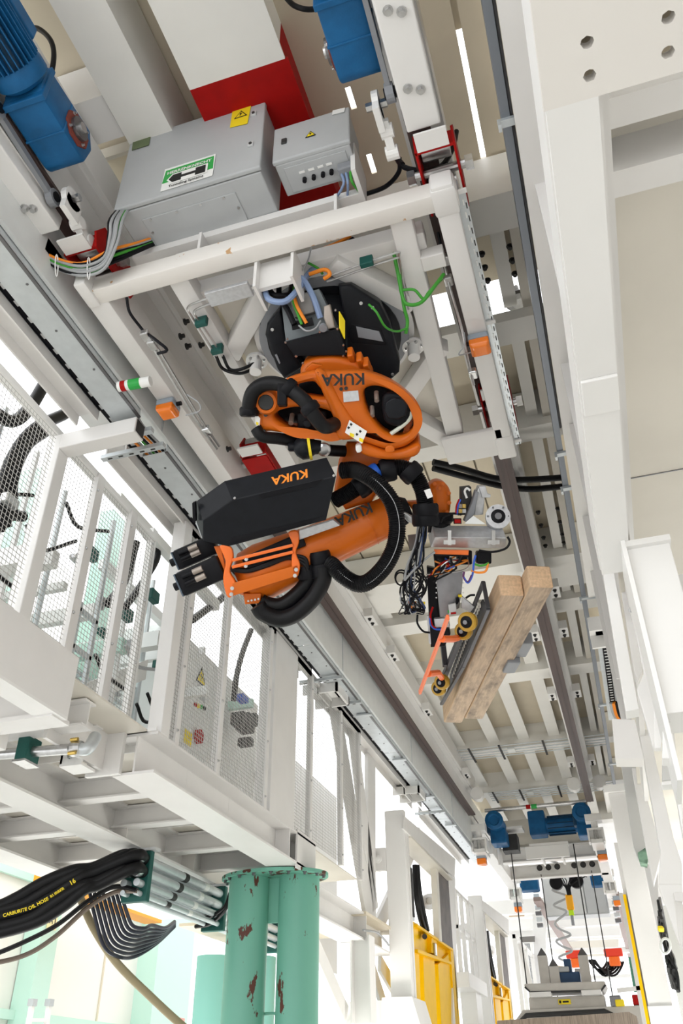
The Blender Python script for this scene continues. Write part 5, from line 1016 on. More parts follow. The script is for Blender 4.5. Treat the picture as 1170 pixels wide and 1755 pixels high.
# ================================================================ portals with yellow frames on the left
def portal(dy, lab, lab2):
    sh = V((0, dy, 0)); y0 = 12.75 + dy
    zp = lambda X, *pts: [P(x/3.9 + 580, y/3.9 + 1380, 'x', X) + sh for x, y in pts]
    t = thing('lift_portal', lab, 'portal', (-3.15, y0, 2))
    ob('column', G().box(-3.33, -3.03, y0, y0+.14, 2.2, 5.25), 'white2', t, bevel=.01); ob('column_edge', G().box(-3.1, -3.02, y0+.14, y0+.22, 2.0, 4.95), 'white', t)
    ob('head_beam', G().prism(zp(-3.0, (437, 70), (780, 360), (775, 485), (432, 155)), (-.03, 0, 0)), 'white', t); ob('head_plate', G().prism(zp(-3.28, (440, 170), (680, 385), (680, 480), (440, 290)), (-.03, 0, 0)), 'cream_light', t)
    ob('head_soffit', G().box(-3.30, -3.0, y0+.3, y0+3.5, 4.90, 4.93), 'cream_light', t)
    ob('slide_rail', G().prism(zp(-3.1, (665, 395), (728, 430), (765, 960), (692, 912)), (-.06, 0, 0)), 'rail_grey', t); ob('slide_edge', G().prism(zp(-3.08, (650, 395), (664, 395), (692, 912), (676, 905)), (-.1, 0, 0)), 'cream_light', t)
    ob('column', G().prism(zp(-3.12, (733, 440), (778, 480), (800, 1462), (765, 1462), (765, 960)), (-.12, 0, 0)), 'white', t)
    lg = ob('hinge_lug', G().prism([V((-3.47 + .15*math.cos(a), y0-.03, 4.55 + .16*math.sin(a))) for a in [math.pi/2 + k*math.pi/10 for k in range(11)]] + [V((-3.33, y0-.03, 4.39)), V((-3.33, y0-.03, 4.71))], (0, .08, 0)), 'white', t); ob('hinge_pin', G().lathe((-3.45, y0-.03, 4.55), (0, -1, 0), [(0, .06), (.02, .06), (.025, .03), (.04, .03)], 16), 'white2', lg)
    ob('foot', G().prism([V((x, y0-.15, z)) for x, z in ((-3.42, 2.75), (-3.0, 2.75), (-2.9, 2.4), (-2.9, 1.6), (-3.5, 1.6))], (0, .8, 0)), 'white2', t)
    b = ob('foot_bracket', G().box(-4.2, -3.42, y0-.12, y0-.06, 2.0, 2.72), 'white', t); ob('hinge_pin', G().lathe((-3.8, y0-.12, 2.4), (0, -1, 0), [(0, .13), (.03, .13), (.035, .07), (.08, .07)], 20), 'white2', b)
    w = ob('hinge_lug', G().prism([P((600 + 60*math.cos(a))/3.9 + 580, (645 + 55*math.sin(a))/3.9 + 1380, 'x', -3.6) + sh for a in [k*math.pi/8 for k in range(16)]], (.04, 0, 0)), 'white', t); ob('hinge_pin', G().cyl(zp(-3.55, (608, 640))[0], zp(-3.5, (608, 640))[0], .06, 14), 'white2', w)
    u = thing('yellow_frame', lab2, 'frame', (-3.1, y0+1.5, 1.6)); X = -3.15
    ob('post', G().prism(zp(X, (487, 770), (530, 792), (557, 1520), (512, 1520)), (-.22, 0, 0)), 'yellow', u, bevel=.008)
    hr = ob('head_rail', G().prism(zp(X-.05, (528, 800), (762, 965), (758, 1062), (532, 985)), (-.04, 0, 0)), 'yellow', u); ob('head_flange', G().prism(zp(X+.05, (530, 962), (758, 1050), (758, 1065), (530, 985)), (-.2, 0, 0)), 'yellow', hr); ob('head_top', G().prism(zp(X+.05, (528, 795), (765, 960), (765, 975), (528, 812)), (-.2, 0, 0)), 'yellow', hr)
    ob('head_rib', G().prism(zp(X+.02, (622, 872), (655, 895), (655, 1000), (622, 985)), (-.16, 0, 0)), 'yellow', hr)
    ob('post', G().prism(zp(X-.02, (565, 1000), (640, 1002), (662, 1520), (583, 1520)), (-.12, 0, 0)), 'yellow', u, bevel=.008)
    ob('post', G().prism(zp(X, (665, 1062), (765, 965), (808, 1520), (690, 1520)), (-.2, 0, 0)), 'yellow', u, bevel=.008); ob('post_edge', G().prism(zp(X+.03, (748, 968), (772, 968), (815, 1520), (785, 1520)), (-.2, 0, 0)), 'yellow', u)
    la_ = zp(X+.04, (645, 965))[0]; ob('latch', G().obox(la_, (1, 0, 0), (0, 1, 0), (0, 0, 1), .02, .06, .09), 'steel', u, bevel=.01); ob('plug', G().cyl(zp(X, (575, 878))[0], zp(X+.08, (575, 878))[0], .04, 10), 'dark', u)
    for k, pts in enumerate((((522, 400), (535, 560), (560, 700), (590, 840)), ((512, 400), (522, 600), (545, 740), (572, 830)), ((552, 1000), (556, 1150), (560, 1300), (570, 1500)), ((660, 1070), (655, 1150), (665, 1260), (675, 1420)))): ob('hose', G().tube(bez(zp(-3.22, *pts), 6), .05 if k < 2 else .03, 8), 'rubber', t, smooth=True)
    ch_ = ob('drag_chain', G().prism(zp(-3.2, (472, 400), (492, 420), (510, 775), (488, 765)), (-.05, 0, 0)), 'galv', t)
    for k in range(12): c = zp(-3.19, (484 + k*1.6, 435 + k*27))[0]; ob('chain_slot', G().obox(c, (1, 0, 0), (0, 1, 0), (0, 0, 1), .01, .05, .03), 'dark', ch_)
portal(0, 'white lifting portal nearest the green pillars', 'near yellow frame under the first white portal')
portal(6.9, 'second white lifting portal farther down the lane', 'far yellow frame under the second white portal')
# platform and railing between the portals
bp2 = thing('platform', 'small white platform with railing between the two portals', 'platform', (-3.4, 18.3, 3.6))
ob('deck', G().box(-3.7, -3.05, 17.4, 19.4, 3.3, 3.55), 'white2', bp2, bevel=.01); ob('support', G().box(-3.4, -3.1, 18.3, 18.9, 0, 3.3), 'white2', bp2)
for y in (17.5, 18.1, 18.8, 19.3): ob('rail_post', G().box(-3.25, -3.18, y, y+.08, 3.55, 5.0), 'white', bp2)
for z in (4.3, 4.95): ob('rail', G().box(-3.24, -3.19, 17.5, 19.4, z, z+.06), 'white', bp2)
bp3 = thing('railing', 'white railing along the lane beyond the second portal', 'railing', (-3.0, 26, 3))
for y in (24.8, 25.8, 27., 28.5): ob('post', G().box(-3.1, -3.0, y, y+.12, 2.6, 5.2), 'white2', bp3)
ob('rail', G().box(-3.1, -3.02, 24.8, 29, 5.1, 5.2), 'white2', bp3); ob('diagonal', G().bar((-2.95, 25.0, 5.0), (-2.6, 25.0, 2.8), .12, .06), 'white2', bp3); ob('step', G().box(-3.2, -2.6, 24.8, 25.4, 3.1, 3.2).box(-3.2, -2.6, 24.8, 25.4, 2.8, 2.88), 'white2', bp3)
# ================================================================ truss between the fence and the portal
tr_ = thing('truss', 'white truss with leaning braces between the fence and the first portal', 'truss', (-3.5, 11.5, 3.3))
px_ = lambda x, y, X=-3.5: P(x, y, 'x', X)
for a, b, w in (((572, 1205), (630, 1560), .40), ((600, 1215), (640, 1560), .34), ((634, 1300), (634, 1570), .42), ((718, 1430), (646, 1590), .26)): ob('brace', G().bar(px_(*a), px_(*b), .06, w, (0, 1, 0)), 'white', tr_, bevel=.006)
ob('chord', G().ibeam((-3.51, 9.6, 3.3), (-3.51, 13.0, 3.3), .36, .33, .022, .016), 'white', tr_); ob('stiffener', G().box(-3.69, -3.33, 11.6, 11.62, 3.3, 3.63), 'white', tr_)
ob('support_column', G().ibeam(px_(604, 1606) , px_(606, 1755, -3.5), .26, .26, .02, .016, (1, 0, 0)), 'white', tr_)
for a, b in (((535, 1610), (592, 1740)), ((622, 1612), (656, 1720)), ((650, 1650), (690, 1720))): ob('brace', G().bar(px_(*a, -3.6), px_(*b, -3.6), .05, .22, (0, 1, 0)), 'white', tr_, bevel=.006)
ob('deck_soffit', G().box(-6, -3.3, 11.5, 13.2, 3.6, 3.64), 'cream', tr_)
ob('cable', G().tube(bez([px_(622, 1594, -3.3), px_(645, 1598, -3.3), px_(660, 1612, -3.3), px_(666, 1620, -3.3)], 5), .015, 6), 'grey_wire', tr_)

# ================================================================ right platform (close to the camera)
rp = thing('platform', 'white platform edge plate with four round holes at the right border', 'platform', (.4, 1.5, 3.7))
def holeplate(x0, x1, y0, y1, z, th, holes, r):
    from mathutils.geometry import delaunay_2d_cdt as cdt
    vs = [V((x0, y0)), V((x1, y0)), V((x1, y1)), V((x0, y1))]; loops = [[0, 1, 2, 3]]; n = 20
    for hx, hy in holes:
        b = len(vs); vs += [V((hx + r*math.cos(2*math.pi*k/n), hy + r*math.sin(2*math.pi*k/n))) for k in range(n)]; loops.append(list(range(b, b+n)))
    es = [(l[i], l[(i+1) % len(l)]) for l in loops for i in range(len(l))]
    vo, eo, fo, *_ = cdt(vs, es, [], 0, 1e-6); g = G(); keep = []
    for f in fo:
        c = sum((vo[i] for i in f), V((0, 0)))/len(f)
        if all((c - V(h)).length > r*.9 for h in holes): keep.append(f)
    nb = len(vo); g.v = [(p.x, p.y, z) for p in vo] + [(p.x, p.y, z+th) for p in vo]; g.f = [tuple(f) for f in keep] + [tuple(i+nb for i in f)[::-1] for f in keep]
    for a, b in es: g.f.append((a, b, b+nb, a+nb))
    return g
ob('hole_plate', holeplate(.16, .62, -.2, 1.285, 3.7, .03, [(.28, 1.14), (.28, 1.225), (.468, 1.14), (.468, 1.225), (.28, .7), (.468, .7)], .0165), 'white_rust', rp)
ob('edge_flange', G().box(.165, .298, 1.285, 3.75, 3.70, 3.73), 'white2', rp); ob('edge_web', G().box(.16, .175, -.2, 3.75, 3.73, 4.0), 'white2', rp)
ob('splice_plate', G().box(.17, .298, 2.33, 2.52, 3.685, 3.70), 'white2', rp, bevel=.004)
ob('inner_web', G().box(.298, .31, 1.3, 3.75, 3.73, 3.95), 'white', rp)
ob('deck_soffit', G().box(.3, 4.5, -4, 12, 4.2, 4.23), 'cream_light', rp); ob('joint', G().box(.3, 1.6, 3.69, 3.696, 4.196, 4.2), 'steel_dark', rp); ob('cover_plate', G().box(.18, .62, -.2, 1.27, 3.77, 3.79), 'cream', rp)  # soffit widened out of view for shade; cover_plate added to keep holes dark
for y in (1.5, 1.75): ob('deck_rib', G().box(.31, 1.6, y, y+.10, 4.02, 4.2), 'white', rp)
rc = thing('box_column', 'white box column hanging at the right below the platform end', 'column', (.37, 3.6, 2.9))
ob('face', G().box(.275, .472, 3.5, 3.75, 2.88, 3.68), 'white2', rc, bevel=.004); ob('edge_plate', G().box(.262, .282, 3.46, 3.8, 2.6, 3.7), 'white2', rc); ob('cap', G().box(.268, .478, 3.47, 3.78, 3.67, 3.70), 'white2', rc)
ob('plate', G().box(.472, .9, 3.9, 3.95, 3.0, 3.72), 'white', rc)
gm_ = G()
for i in range(14): gm_.box(.5+i*.02, .503+i*.02, 3.8, 3.803, 3.2, 3.6).box(.49, .8, 3.8, 3.803, 3.2+i*.028, 3.203+i*.028)
o = ob('wire_mesh', gm_, 'sign_white', rc); o['kind'] = 'stuff'
# gusseted frame below the column
rf = thing('column_frame', 'white gusseted frame with bolt plate at the right border', 'frame', (.3, 4.4, 2.4))
q = lambda *pts: [P(x/4.176 + 1000, y/4.178 + 880, 'y', Y) for x, y, Y in pts]
def slab(name, pts, Y, th, m='white2'): return ob(name, G().prism([P(x/4.176 + 1000, y/4.178 + 880, 'y', Y) for x, y in pts], (0, th, 0)), m, rf, bevel=.004)
slab('strut', ((133, 410), (215, 410), (395, 1400), (300, 1420)), 4.6, .12)
slab('strut', ((245, 405), (290, 400), (330, 560), (420, 1130), (390, 1200), (360, 1130)), 4.9, .1, 'white')
slab('stay', ((310, 560), (345, 560), (500, 1250), (560, 1420), (500, 1690), (380, 1260), (430, 1140)), 4.2, .06, 'white')
slab('gusset', ((500, 1280), (560, 1450), (555, 1680), (505, 1680)), 4.0, .05)
slab('bracket', ((200, 1470), (365, 1475), (430, 1755), (225, 1755)), 6.4, .2, 'white')
ob('bolt', G().bolt(P(1082, 1046, 'y', 4.19), (0, -1, 0), .012, .012), 'steel', rf)
slab('box', ((565, 1430), (710, 1410), (710, 1470), (620, 1480), (640, 1755), (560, 1755)), 3.6, .1)
# energy chain on the right
ec = thing('energy_chain', 'black energy chain in a grey trough on the right with orange cables', 'cable chain', (.2, 9, 5.8))
ob('trough', G().box(.2, .37, 9.3, 12.3, 6.10, 6.12), 'galv', ec)
for i in range(22): l = ob('link', G().box(.25, .32, 9.6+i*.09, 9.67+i*.09, 6.06, 6.10), 'black', ec); ob('link_slot', G().box(.265, .305, 9.62+i*.09, 9.645+i*.09, 6.055, 6.06), 'cab_light', l)
for i in range(4): ob('cable', G().tube(bez([V((.26+.02*i, 11.5, 6.05)), V((.28+.02*i, 11.75, 5.95)), V((.38+.02*i, 11.9, 5.88)), V((.6, 12.0, 5.86))], 6), .025, 8), ('grey_wire', 'orange_wire', 'orange_wire', 'black')[i], ec, smooth=True)
ob('bracket', G().box(.13, .40, 9.0, 9.04, 5.95, 6.1).box(.13, .40, 9.0, 9.5, 6.1, 6.12).box(.13, .40, 9.46, 9.5, 5.95, 6.1), 'white2', ec)
# ---------------------------------------------------------------- right portal and lower right frames
rt = thing('lift_portal', 'tall white portal column with a yellow edge strip on the right', 'portal', (.15, 12.75, 0))
ob('column', G().box(.0, .29, 12.75, 13.3, 0, 5.2), 'white', rt, bevel=.01); ob('yellow_strip', G().box(-.06, -.02, 13.0, 13.1, 0, 3.9), 'yellow', rt); ob('inner_guide', G().box(-.05, 0, 13.1, 13.4, 0, 4.6), 'white', rt)
ob('head_plate', G().box(-.05, .40, 12.7, 13.4, 5.2, 5.3), 'white2', rt); ob('splice_plate', G().box(-.01, .31, 12.72, 12.75, 0, 2.55), 'white2', rt)
r2 = thing('column_frame', 'white frame columns at the lower right beside the portal column', 'frame', (.5, 8, 0))
def slab2(name, pts, Y, th, m='white2', par=None): return ob(name, G().prism([P(x/3.475 + 970, y/3.475 + 1250, 'y', Y) for x, y in pts], (0, th, 0)), m, par or r2, bevel=.006)
slab2('recess_panel', ((325, 200), (410, 200), (540, 800), (430, 780), (400, 700)), 9.5, .1, 'grey_panel')
slab2('column', ((390, 230), (430, 230), (570, 720), (520, 920), (480, 730)), 9.0, .2)
slab2('column', ((430, 0), (490, 0), (640, 650), (690, 800), (695, 1320), (550, 920), (560, 720)), 7.0, .2)
slab2('stay', ((600, 0), (640, 0), (695, 480), (695, 640), (640, 300)), 4.4, .1)
slab2('cross_member', ((565, 310), (660, 300), (662, 325), (570, 335)), 5.0, .1)
slab2('panel', ((570, 0), (640, 0), (665, 300), (570, 305)), 5.4, .05, 'grey_panel')
slab2('gusset', ((545, 920), (690, 920), (695, 1000), (640, 980), (680, 1300)), 6.8, .06)
slab2('hatch', ((640, 970), (695, 965), (695, 1030), (645, 1020)), 6.7, .04, 'white')
gpil = tag(ob('pillar', G().cyl((.75, 10.5, 0), (.75, 10.5, 3.25), .2, 24), 'mint_clean', smooth=True), 'mint green pillar behind the frames at the lower right', 'pillar')
fo = tag(ob('folded_cloth', G().loft([[P(x/3.475+970, y/3.475+1250, 'y', 9.3) + V((0, k*.1, 0)) for x, y in ((425, 735), (470, 705), (485, 760), (480, 800), (440, 790))] for k in range(3)]), 'leaf_green'), 'green patterned bundle tucked beside the white column on the right', 'bundle')
hz = thing('hose_bundle', 'dark hoses and fittings in the gap at the lower right', 'hose', (.5, 11.5, 2.6))
random.seed(7)
for i in range(16):
    j = random.uniform; t0 = j(1000, 1250); o = j(-18, 30)
    ob('hose', G().tube(bez([P((x + o + j(-8, 8))/3.475+970, y/3.475+1250, 'y', 11.3 + j(0, .6)) for x, y in ((560, t0), (575, t0 + 90), (600 + j(-15, 15), t0 + 190), (625 + j(-15, 20), t0 + 300), (650, min(t0 + 420, 1560)))], 5), j(.010, .022), 6), random.choice(('rubber', 'dark', 'rubber', 'grey_wire', 'steel_dark')), hz, smooth=True)
ob('hose_ring', G().tube([P((590 + 30*math.cos(a))/3.475+970, (1290 + 45*math.sin(a))/3.475+1250, 'y', 11.2) for a in [k*math.pi/8 for k in range(17)]], .015, 6), 'white_wire', hz)
ob('yellow_fitting', G().obox(P(1132, 1592, 'y', 11.2), R0, R1, R2, .03, .025, .03), 'sign_yellow', hz, bevel=.01)
ob('plate', G().box(.35, .75, 12.2, 12.25, 1.5, 3.6), 'grey_panel', hz)

# ================================================================ hall behind the left platform
hw = ob('wall_left', G().box(-11.3, -11.1, 2, 21.0, 0, 5.2), 'hall_panel', kind='structure')
ob('panel_joint', G().box(-11.1, -11.08, 17.95, 18.0, 3.0, 5.2), 'cream', hw); ob('sill', G().box(-11.1, -10.95, 2, 21, 2.85, 3.0), 'mint_wall', hw)
for y in (12.0, 15.0): ob('mint_column', G().box(-11.08, -10.7, y, y+.55, 0, 8), 'mint_wall', hw)
ob('mint_column', G().box(-11.1, -10.6, 19.4, 21.2, 0, 9), 'mint_wall', hw); ob('mint_column', G().box(-11.1, -10.9, 21.25, 22.0, 0, 9), 'hall_panel', hw)
ob('header', G().box(-11.08, -11.0, 2, 19.4, 5.15, 5.3), 'mint_wall', hw)
ob('notice', G().box(-10.69, -10.68, 15.1, 15.4, 4.35, 4.75), 'pale_yellow', hw); ob('notice', G().box(-10.6, -10.59, 20.8, 21.05, 2.9, 3.25), 'notice_red', hw)
text('notice_lettering', 'A J', 'ink', hw, (-10.675, 15.25, 4.5), (0, 1, 0), (0, 0, 1), .2)
tag(ob('crane_beam', G().box(-10, -9.6, 13.5, 17.6, 4.75, 5.15), 'orange_beam'), 'orange beam end behind the thick black hoses', 'beam')
ld = thing('ladder', 'white ladder leaning in front of the hall wall at the bottom left', 'ladder', (-9, 13, 0))
la, lb_ = P(55, 1722, 'x', -9.5), P(84, 1722, 'x', -9.5)
for p, b in ((la, P(48, 1760, 'x', -9.5)), (lb_, P(79, 1760, 'x', -9.5))): ob('rail', G().bar(p, p + (b - p)*3, .08, .06, (1, 0, 0)), 'white2', ld); ob('cap', G().box(p.x-.05, p.x+.05, p.y-.06, p.y+.06, p.z-.02, p.z+.08), 'cab_grey', ld)
for k in range(3): a = la.lerp(P(48, 1760, 'x', -9.5), .7+k*.9); b = lb_.lerp(P(79, 1760, 'x', -9.5), .7+k*.9); ob('rung', G().bar(a, b, .05, .05, (1, 0, 0)), 'white2', ld)
# pipe rack with hoses under the platform
rk = thing('pipe_rack', 'rack of galvanised pipes in teal clamps below the left platform', 'pipes', (-4.55, 8, 3.4))
for z, r in ((3.27, .026), (3.36, .036), (3.47, .045), (3.59, .045)):
    for x in (-4.66, -4.52):
        p = ob('tube', G().cyl((x, 7.7, z), (x, 12.5, z), r, 14), 'galv', rk, smooth=True)
        for y in (8.45, 8.95): 
            if x > -4.6: ob('marker_band', G().cyl((x, y + z - 3.4, z), (x, y + .09 + z - 3.4, z), r+.003, 14), 'dark' if y < 8.7 else 'sign_white', p)
        if r > .04: ob('coupling', G().lathe((x, 7.66, z), (0, 1, 0), [(0, .06), (.03, .066), (.06, .066), (.1, .05)], 14), 'steel', rk, smooth=True)
for y in (7.8, 9.6, 11.4): ob('clamp', G().box(-4.73, -4.45, y, y+.07, 3.2, 3.67), 'teal_clamp', rk, bevel=.01); ob('clamp_foot', G().box(-4.78, -4.4, y-.02, y+.09, 3.67, 3.695), 'cab_light', rk)
HO = (((-4.66, 3.60), ((188, 1488), (160, 1487), (125, 1492), (75, 1512), (30, 1538), (-10, 1556), (-60, 1566))), ((-4.58, 3.60), ((188, 1490), (160, 1490), (130, 1498), (85, 1522), (40, 1548), (-10, 1562), (-60, 1572))), ((-4.52, 3.59), ((190, 1492), (165, 1493), (135, 1505), (95, 1532), (50, 1556), (-10, 1572), (-60, 1578))), ((-4.60, 3.47), ((190, 1512), (165, 1511), (140, 1518), (100, 1542), (55, 1572), (-10, 1590), (-60, 1598))), ((-4.52, 3.47), ((192, 1516), (170, 1516), (145, 1524), (110, 1552), (62, 1580), (-10, 1600), (-60, 1606))))
for i, ((x, z), pts) in enumerate(HO):
    e = V((x, 7.62, z)); d1 = (e - CAM).dot(R2); path = bez([V((x, 7.8, z)), e] + [D(a, b, d1 - .05 - .07*k) for k, (a, b) in enumerate(pts[1:] + ((-220, pts[-1][1] + 22), (-420, pts[-1][1] + 30)))], 8)
    h = tag(ob('oil_hose', G().tube(path, .057, 14), 'rubber', smooth=True), ('thick black oil hose, rearmost of the upper bundle', 'thick black oil hose in the middle of the upper bundle', 'thick black oil hose with yellow lettering, nearest of the upper bundle', 'thick black oil hose, rear one of the lower pair', 'thick black oil hose, front one of the lower pair')[i], 'hose', 'thick oil hoses')
    if i == 2:
        for k, wd_ in ((26, '16'), (31, 'RUBBER'), (37, 'OIL HOSE'), (43, 'CARBURITE'), (49, '16')):
            a = path[k]; u_ = (path[k-2] - path[k+2]).normalized(); n_ = (CAM - a); n_ = (n_ - u_*n_.dot(u_)).normalized(); v_ = n_.cross(u_)
            text('hose_lettering', wd_, 'sign_yellow', h, a + n_*.0605, u_, v_, .024*len(wd_))
for i, (m, ys) in enumerate((('rubber', ((195, 1520), (150, 1545), (90, 1590), (0, 1632), (-40, 1640), (-200, 1668), (-400, 1680))), ('khaki_hose', ((195, 1530), (150, 1556), (95, 1605), (40, 1638), (-40, 1656), (-200, 1684), (-400, 1700))))):
    tag(ob('thin_hose', G().tube(bez([V((-4.5, 7.7, 3.28))] + [D(x, y, 8.2) for x, y in ys], 8), .024, 8), m, smooth=True), ('thin dark hose running below the thick oil hoses', 'thin brownish hose running lowest at the left')[i], 'hose')
SAG = ('outermost and lowest dark cable sagging under the pipe rack', 'second lowest dark cable sagging under the pipe rack', 'third dark cable from below sagging under the pipe rack', 'fourth dark cable from below sagging under the pipe rack', 'fourth dark cable from above sagging under the pipe rack', 'third dark cable from above sagging under the pipe rack', 'second dark cable from above sagging under the pipe rack', 'innermost and highest dark cable sagging under the pipe rack')
for i in range(8):
    b = 1643 - i*7
    tag(ob('hanging_cable', G().tube(bez([D(154+i*7.5, 1530, 8.5), D(160+i*8, 1560, 8.45), D(178+i*7, b-22+i*2, 8.4), D(205+i*6, b-3, 8.5), D(232+i*4, b-4-i*.6, 8.7), D(268+i*2, b-26+i*3.2, 9.0), D(299, 1588-i*1.2, 9.4)], 8), .019, 8), 'rubber_blue', smooth=True), SAG[i], 'cable', 'sagging cables under the pipe rack')
tag(ob('khaki_rope', G().tube(bez([D(138, 1540, 8.6), D(160, 1590, 8.5), D(200, 1650, 8.5), D(260, 1710, 8.5), D(320, 1765, 8.5), D(420, 1850, 8.6)], 8), .04, 10), 'khaki', smooth=True), 'khaki hose slanting down to the right below the pipes', 'hose')
for i in range(2): tag(ob('pillar_cable', G().tube(bez([D(335, 1578+i*10, 9.6), D(362, 1570+i*12, 9.5), D(385, 1555+i*4, 9.4), D(395, 1530, 9.4)], 6), .024, 8), 'rubber'), ('upper black cable curving up to the green pillar head', 'lower black cable curving up to the green pillar head')[i], 'cable')
# machinery seen through the left fence
mb = thing('stair_unit', 'white stair and grating unit behind the left fence mesh', 'stairs', (-5.5, 7, 4))
for i in range(7): ob('grating', G().box(-5.8, -4.9, 5.9+i*.28, 6.13+i*.28, 4.25+i*.2, 4.27+i*.2), 'grating', mb)
ob('stringer', G().prism([V((-4.88, y, z)) for y, z in ((5.7, 4.1), (7.9, 5.6), (7.9, 5.85), (5.7, 4.35))], (.03, 0, 0)), 'white2', mb)
cbn = thing('switch_cabinet', 'tall white switch cabinet with a yellow warning triangle behind the fence', 'cabinet', (-5.2, 9.5, 4.05))
ob('body', G().box(-5.8, -4.9, 8.4, 11.3, 4.05, 6.6), 'white3', cbn)
def E_(px, py): return P(px, py, 'x', -4.895)
tri(cbn, E_(345, 1160), (1, 0, 0), V((0, 1, 0)), V((0, 0, 1)), .3)
ob('button_field', G().box(-4.9, -4.89, E_(337, 1190).y, E_(352, 1190).y, E_(345, 1200).z, E_(345, 1178).z), 'cab_grey', cbn)
for i, m in enumerate(('red', 'sign_yellow', 'sign_green', 'ink')): c = E_(334 + i*5, 1208 + i*2); ob('button', G().cyl(c, c + V((.02, 0, 0)), .03, 8), m, cbn)
c = E_(337, 1263); ob('main_switch', G().cyl(c, c + V((.06, 0, 0)), .09, 14), 'red', cbn); ob('yellow_label', G().box(-4.9, -4.89, E_(315, 1265).y, E_(328, 1265).y, E_(320, 1275).z, E_(320, 1250).z), 'sign_yellow', cbn)
for i, (x0, y0, x1, y1, dz) in enumerate(((-6.2, 5.2, -6.0, 5.5, 0), (-6.4, 6.8, -6.1, 7.1, 0), (-5.9, 7.9, -5.7, 8.2, 0))): tag(ob('mint_post', G().box(x0, x1, y0, y1, 4.05, 8.2), 'mint_wall'), ('mint post behind the near fence, nearest', 'mint post behind the fence beside the stair unit', 'mint post just before the switch cabinet')[i], 'post')
for i, z in enumerate((4.9, 5.7)): tag(ob('mint_beam', G().box(-6.2, -5.9, 4.4, 6.4, z, z+.28), 'mint_clean'), ('lower mint beam behind the near fence', 'upper mint beam behind the near fence')[i], 'beam')
for i, (pts, r) in enumerate((((( 10, 905), (0, 850), (25, 780), (60, 735), (110, 710)), .06), (((20, 880), (22, 820), (45, 765), (80, 738)), .055), (((-20, 700), (20, 722), (50, 700), (75, 660)), .06), (((0, 905), (15, 885), (40, 885)), .05), (((185, 1035), (205, 1010), (220, 975), (232, 930)), .05), (((245, 910), (270, 950), (240, 1005), (215, 1040)), .04), (((330, 1062), (360, 1040), (385, 1020), (400, 990)), .05), (((430, 1080), (415, 1120), (405, 1160), (400, 1200)), .04))):
    tag(ob('machine_hose', G().tube(bez([P(x, y, 'x', -4.5) for x, y in pts], 8), r, 10), 'rubber', smooth=True), ('big black hose loop behind the near mesh', 'second black hose loop inside the big loop', 'black hose arching at the top left behind mesh', 'short black hose bend at the left border behind mesh', 'black hose behind the second mesh field', 'thin black hose crossing behind the mesh posts', 'black hose above the switch cabinet triangle', 'black hose hanging beside the wide fence post')[i], 'hose')
cl = thing('valve_cluster', 'small dark valve cluster behind the mesh before the wide post', 'valve', P(420, 1240, 'x', -4.6))
c = P(420, 1240, 'x', -4.6)
for dx, dz, w in ((0, 0, .12), (.2, .12, .08), (-.2, -.02, .09), (.05, -.25, .06)): ob('valve', G().box(c.x-.1, c.x+.1, c.y+dx-w, c.y+dx+w, c.z+dz-w, c.z+dz+w), 'dark', cl, bevel=.02)
ob('blue_cap', G().box(c.x, c.x+.12, c.y-.4, c.y-.2, c.z+.2, c.z+.27), 'wire_blue', cl)
for i, (a, b) in enumerate(((5.0, 6.3), (6.6, 8.3))): tag(ob('white_panel', G().box(-7.2, -7.15, a, b, 4.2, 8.), 'white3'), ('white machine panel behind the near fence', 'white machine panel behind the stair unit')[i], 'panel')
tag(ob('service_ladder', G().box(-4.7, -4.66, 6.2, 6.24, 4.1, 5.7).box(-4.7, -4.66, 6.5, 6.54, 4.1, 5.7).box(-4.7, -4.66, 6.2, 6.54, 4.4, 4.44).box(-4.7, -4.66, 6.2, 6.54, 4.8, 4.84).box(-4.7, -4.66, 6.2, 6.54, 5.2, 5.24).box(-4.7, -4.66, 6.2, 6.54, 5.6, 5.64), 'galv'), 'small grey ladder frame behind the mesh near the fence corner', 'ladder')

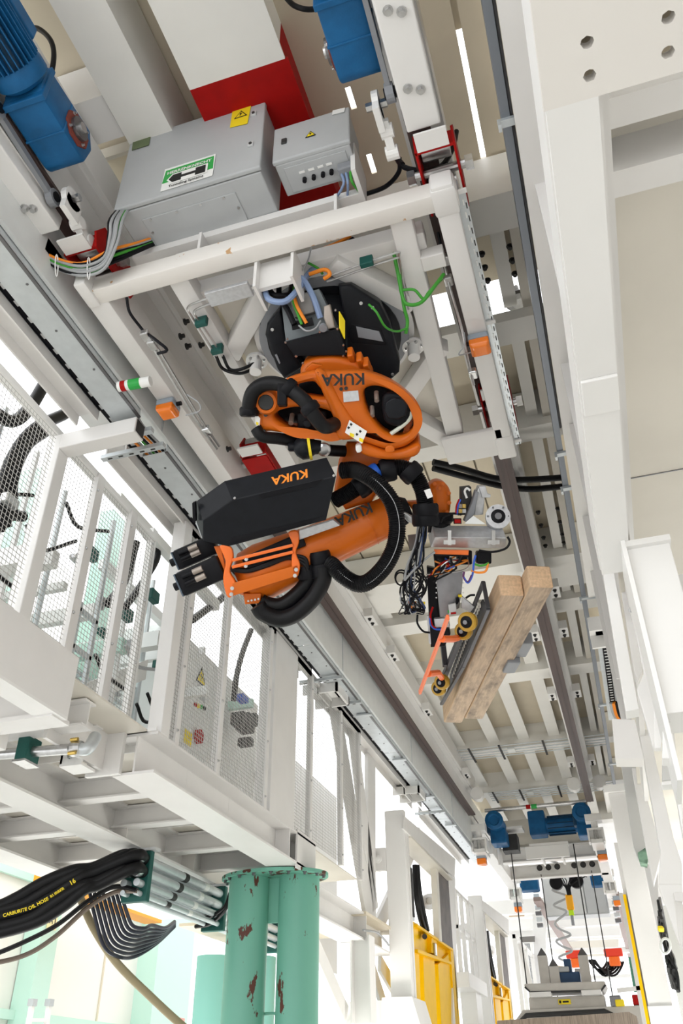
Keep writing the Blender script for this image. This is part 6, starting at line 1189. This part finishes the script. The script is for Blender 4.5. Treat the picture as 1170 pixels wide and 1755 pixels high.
ob('wall_left_upper_hall', G().box(-11.4, -11.3, 0, 24, 5.2, 12), 'white3', kind='structure')
pg = thing('pipe_gallery', 'pale gallery of beams, pipes and cable ladders seen through the mesh', 'pipework', (-5.4, 7, 4.1))
random.seed(11)
for i in range(15):
    y = 4.0 + i*.52; z = random.uniform(4.5, 6.6); ob('cross_beam', G().box(-6.9, -4.4 - random.uniform(0, .5), y, y + random.uniform(.06, .16), z, z + random.uniform(.08, .2)), random.choice(('white3', 'white2', 'white3', 'mint_wall')), pg)
for i in range(8):
    x = -4.5 - i*.28; z = random.uniform(4.4, 6.9); y = random.uniform(3.5, 7); ob('long_beam', G().box(x, x + .09, y, y + random.uniform(1.5, 4), z, z + .12), random.choice(('white3', 'white2', 'galv', 'white2')), pg)
for k in range(4):
    x = -4.55 - .35*k; y0 = 4.3 + 1.3*k; z = 4.7 + .35*k; l = ob('cable_ladder', G().box(x, x+.02, y0, y0+1.8, z, z+.05), 'galv', pg); ob('ladder_side', G().box(x-.3, x-.28, y0, y0+1.8, z, z+.05), 'galv', l)
    for r in range(9): ob('rung', G().box(x-.28, x, y0+.1+r*.2, y0+.13+r*.2, z, z+.02), 'galv', l)
for i in range(16):
    y = random.uniform(4.2, 8.2); z = random.uniform(4.5, 6.4); x = random.uniform(-4.9, -4.4); m = random.choice(('teal_clamp', 'teal_clamp', 'black', 'steel', 'grey_wire')); ob('valve', G().box(x, x+.08, y, y+random.uniform(.06, .2), z, z+random.uniform(.05, .14)), m, pg, bevel=.01)
for i in range(12):
    y = random.uniform(4.0, 8.3); z = random.uniform(4.6, 6.6); x = random.uniform(-5.2, -4.4); ob('cable', G().tube(bez([V((x, y, z)), V((x, y+.25, z-.12)), V((x+.1, y+.6, z+random.uniform(-.2, .3)))], 5), .02, 6), random.choice(('rubber', 'rubber', 'grey_wire')), pg)
for i in range(6): y = 4.6 + i*.65; ob('riser', G().cyl((-4.7 - .1*(i % 3), y, 4.05), (-4.7 - .1*(i % 3), y, 6.9), .03, 8), ('galv', 'white3', 'galv')[i % 3], pg)

for i, (a, b) in enumerate(((11.6, 14.6), (14.7, 18.2))): tag(ob('white_panel', G().box(-5.9, -5.85, a, b, 3.7, 7.2), 'white3'), ('white cabinet panel behind the mesh right of the wide fence post', 'white cabinet panel behind the truss braces')[i], 'panel')
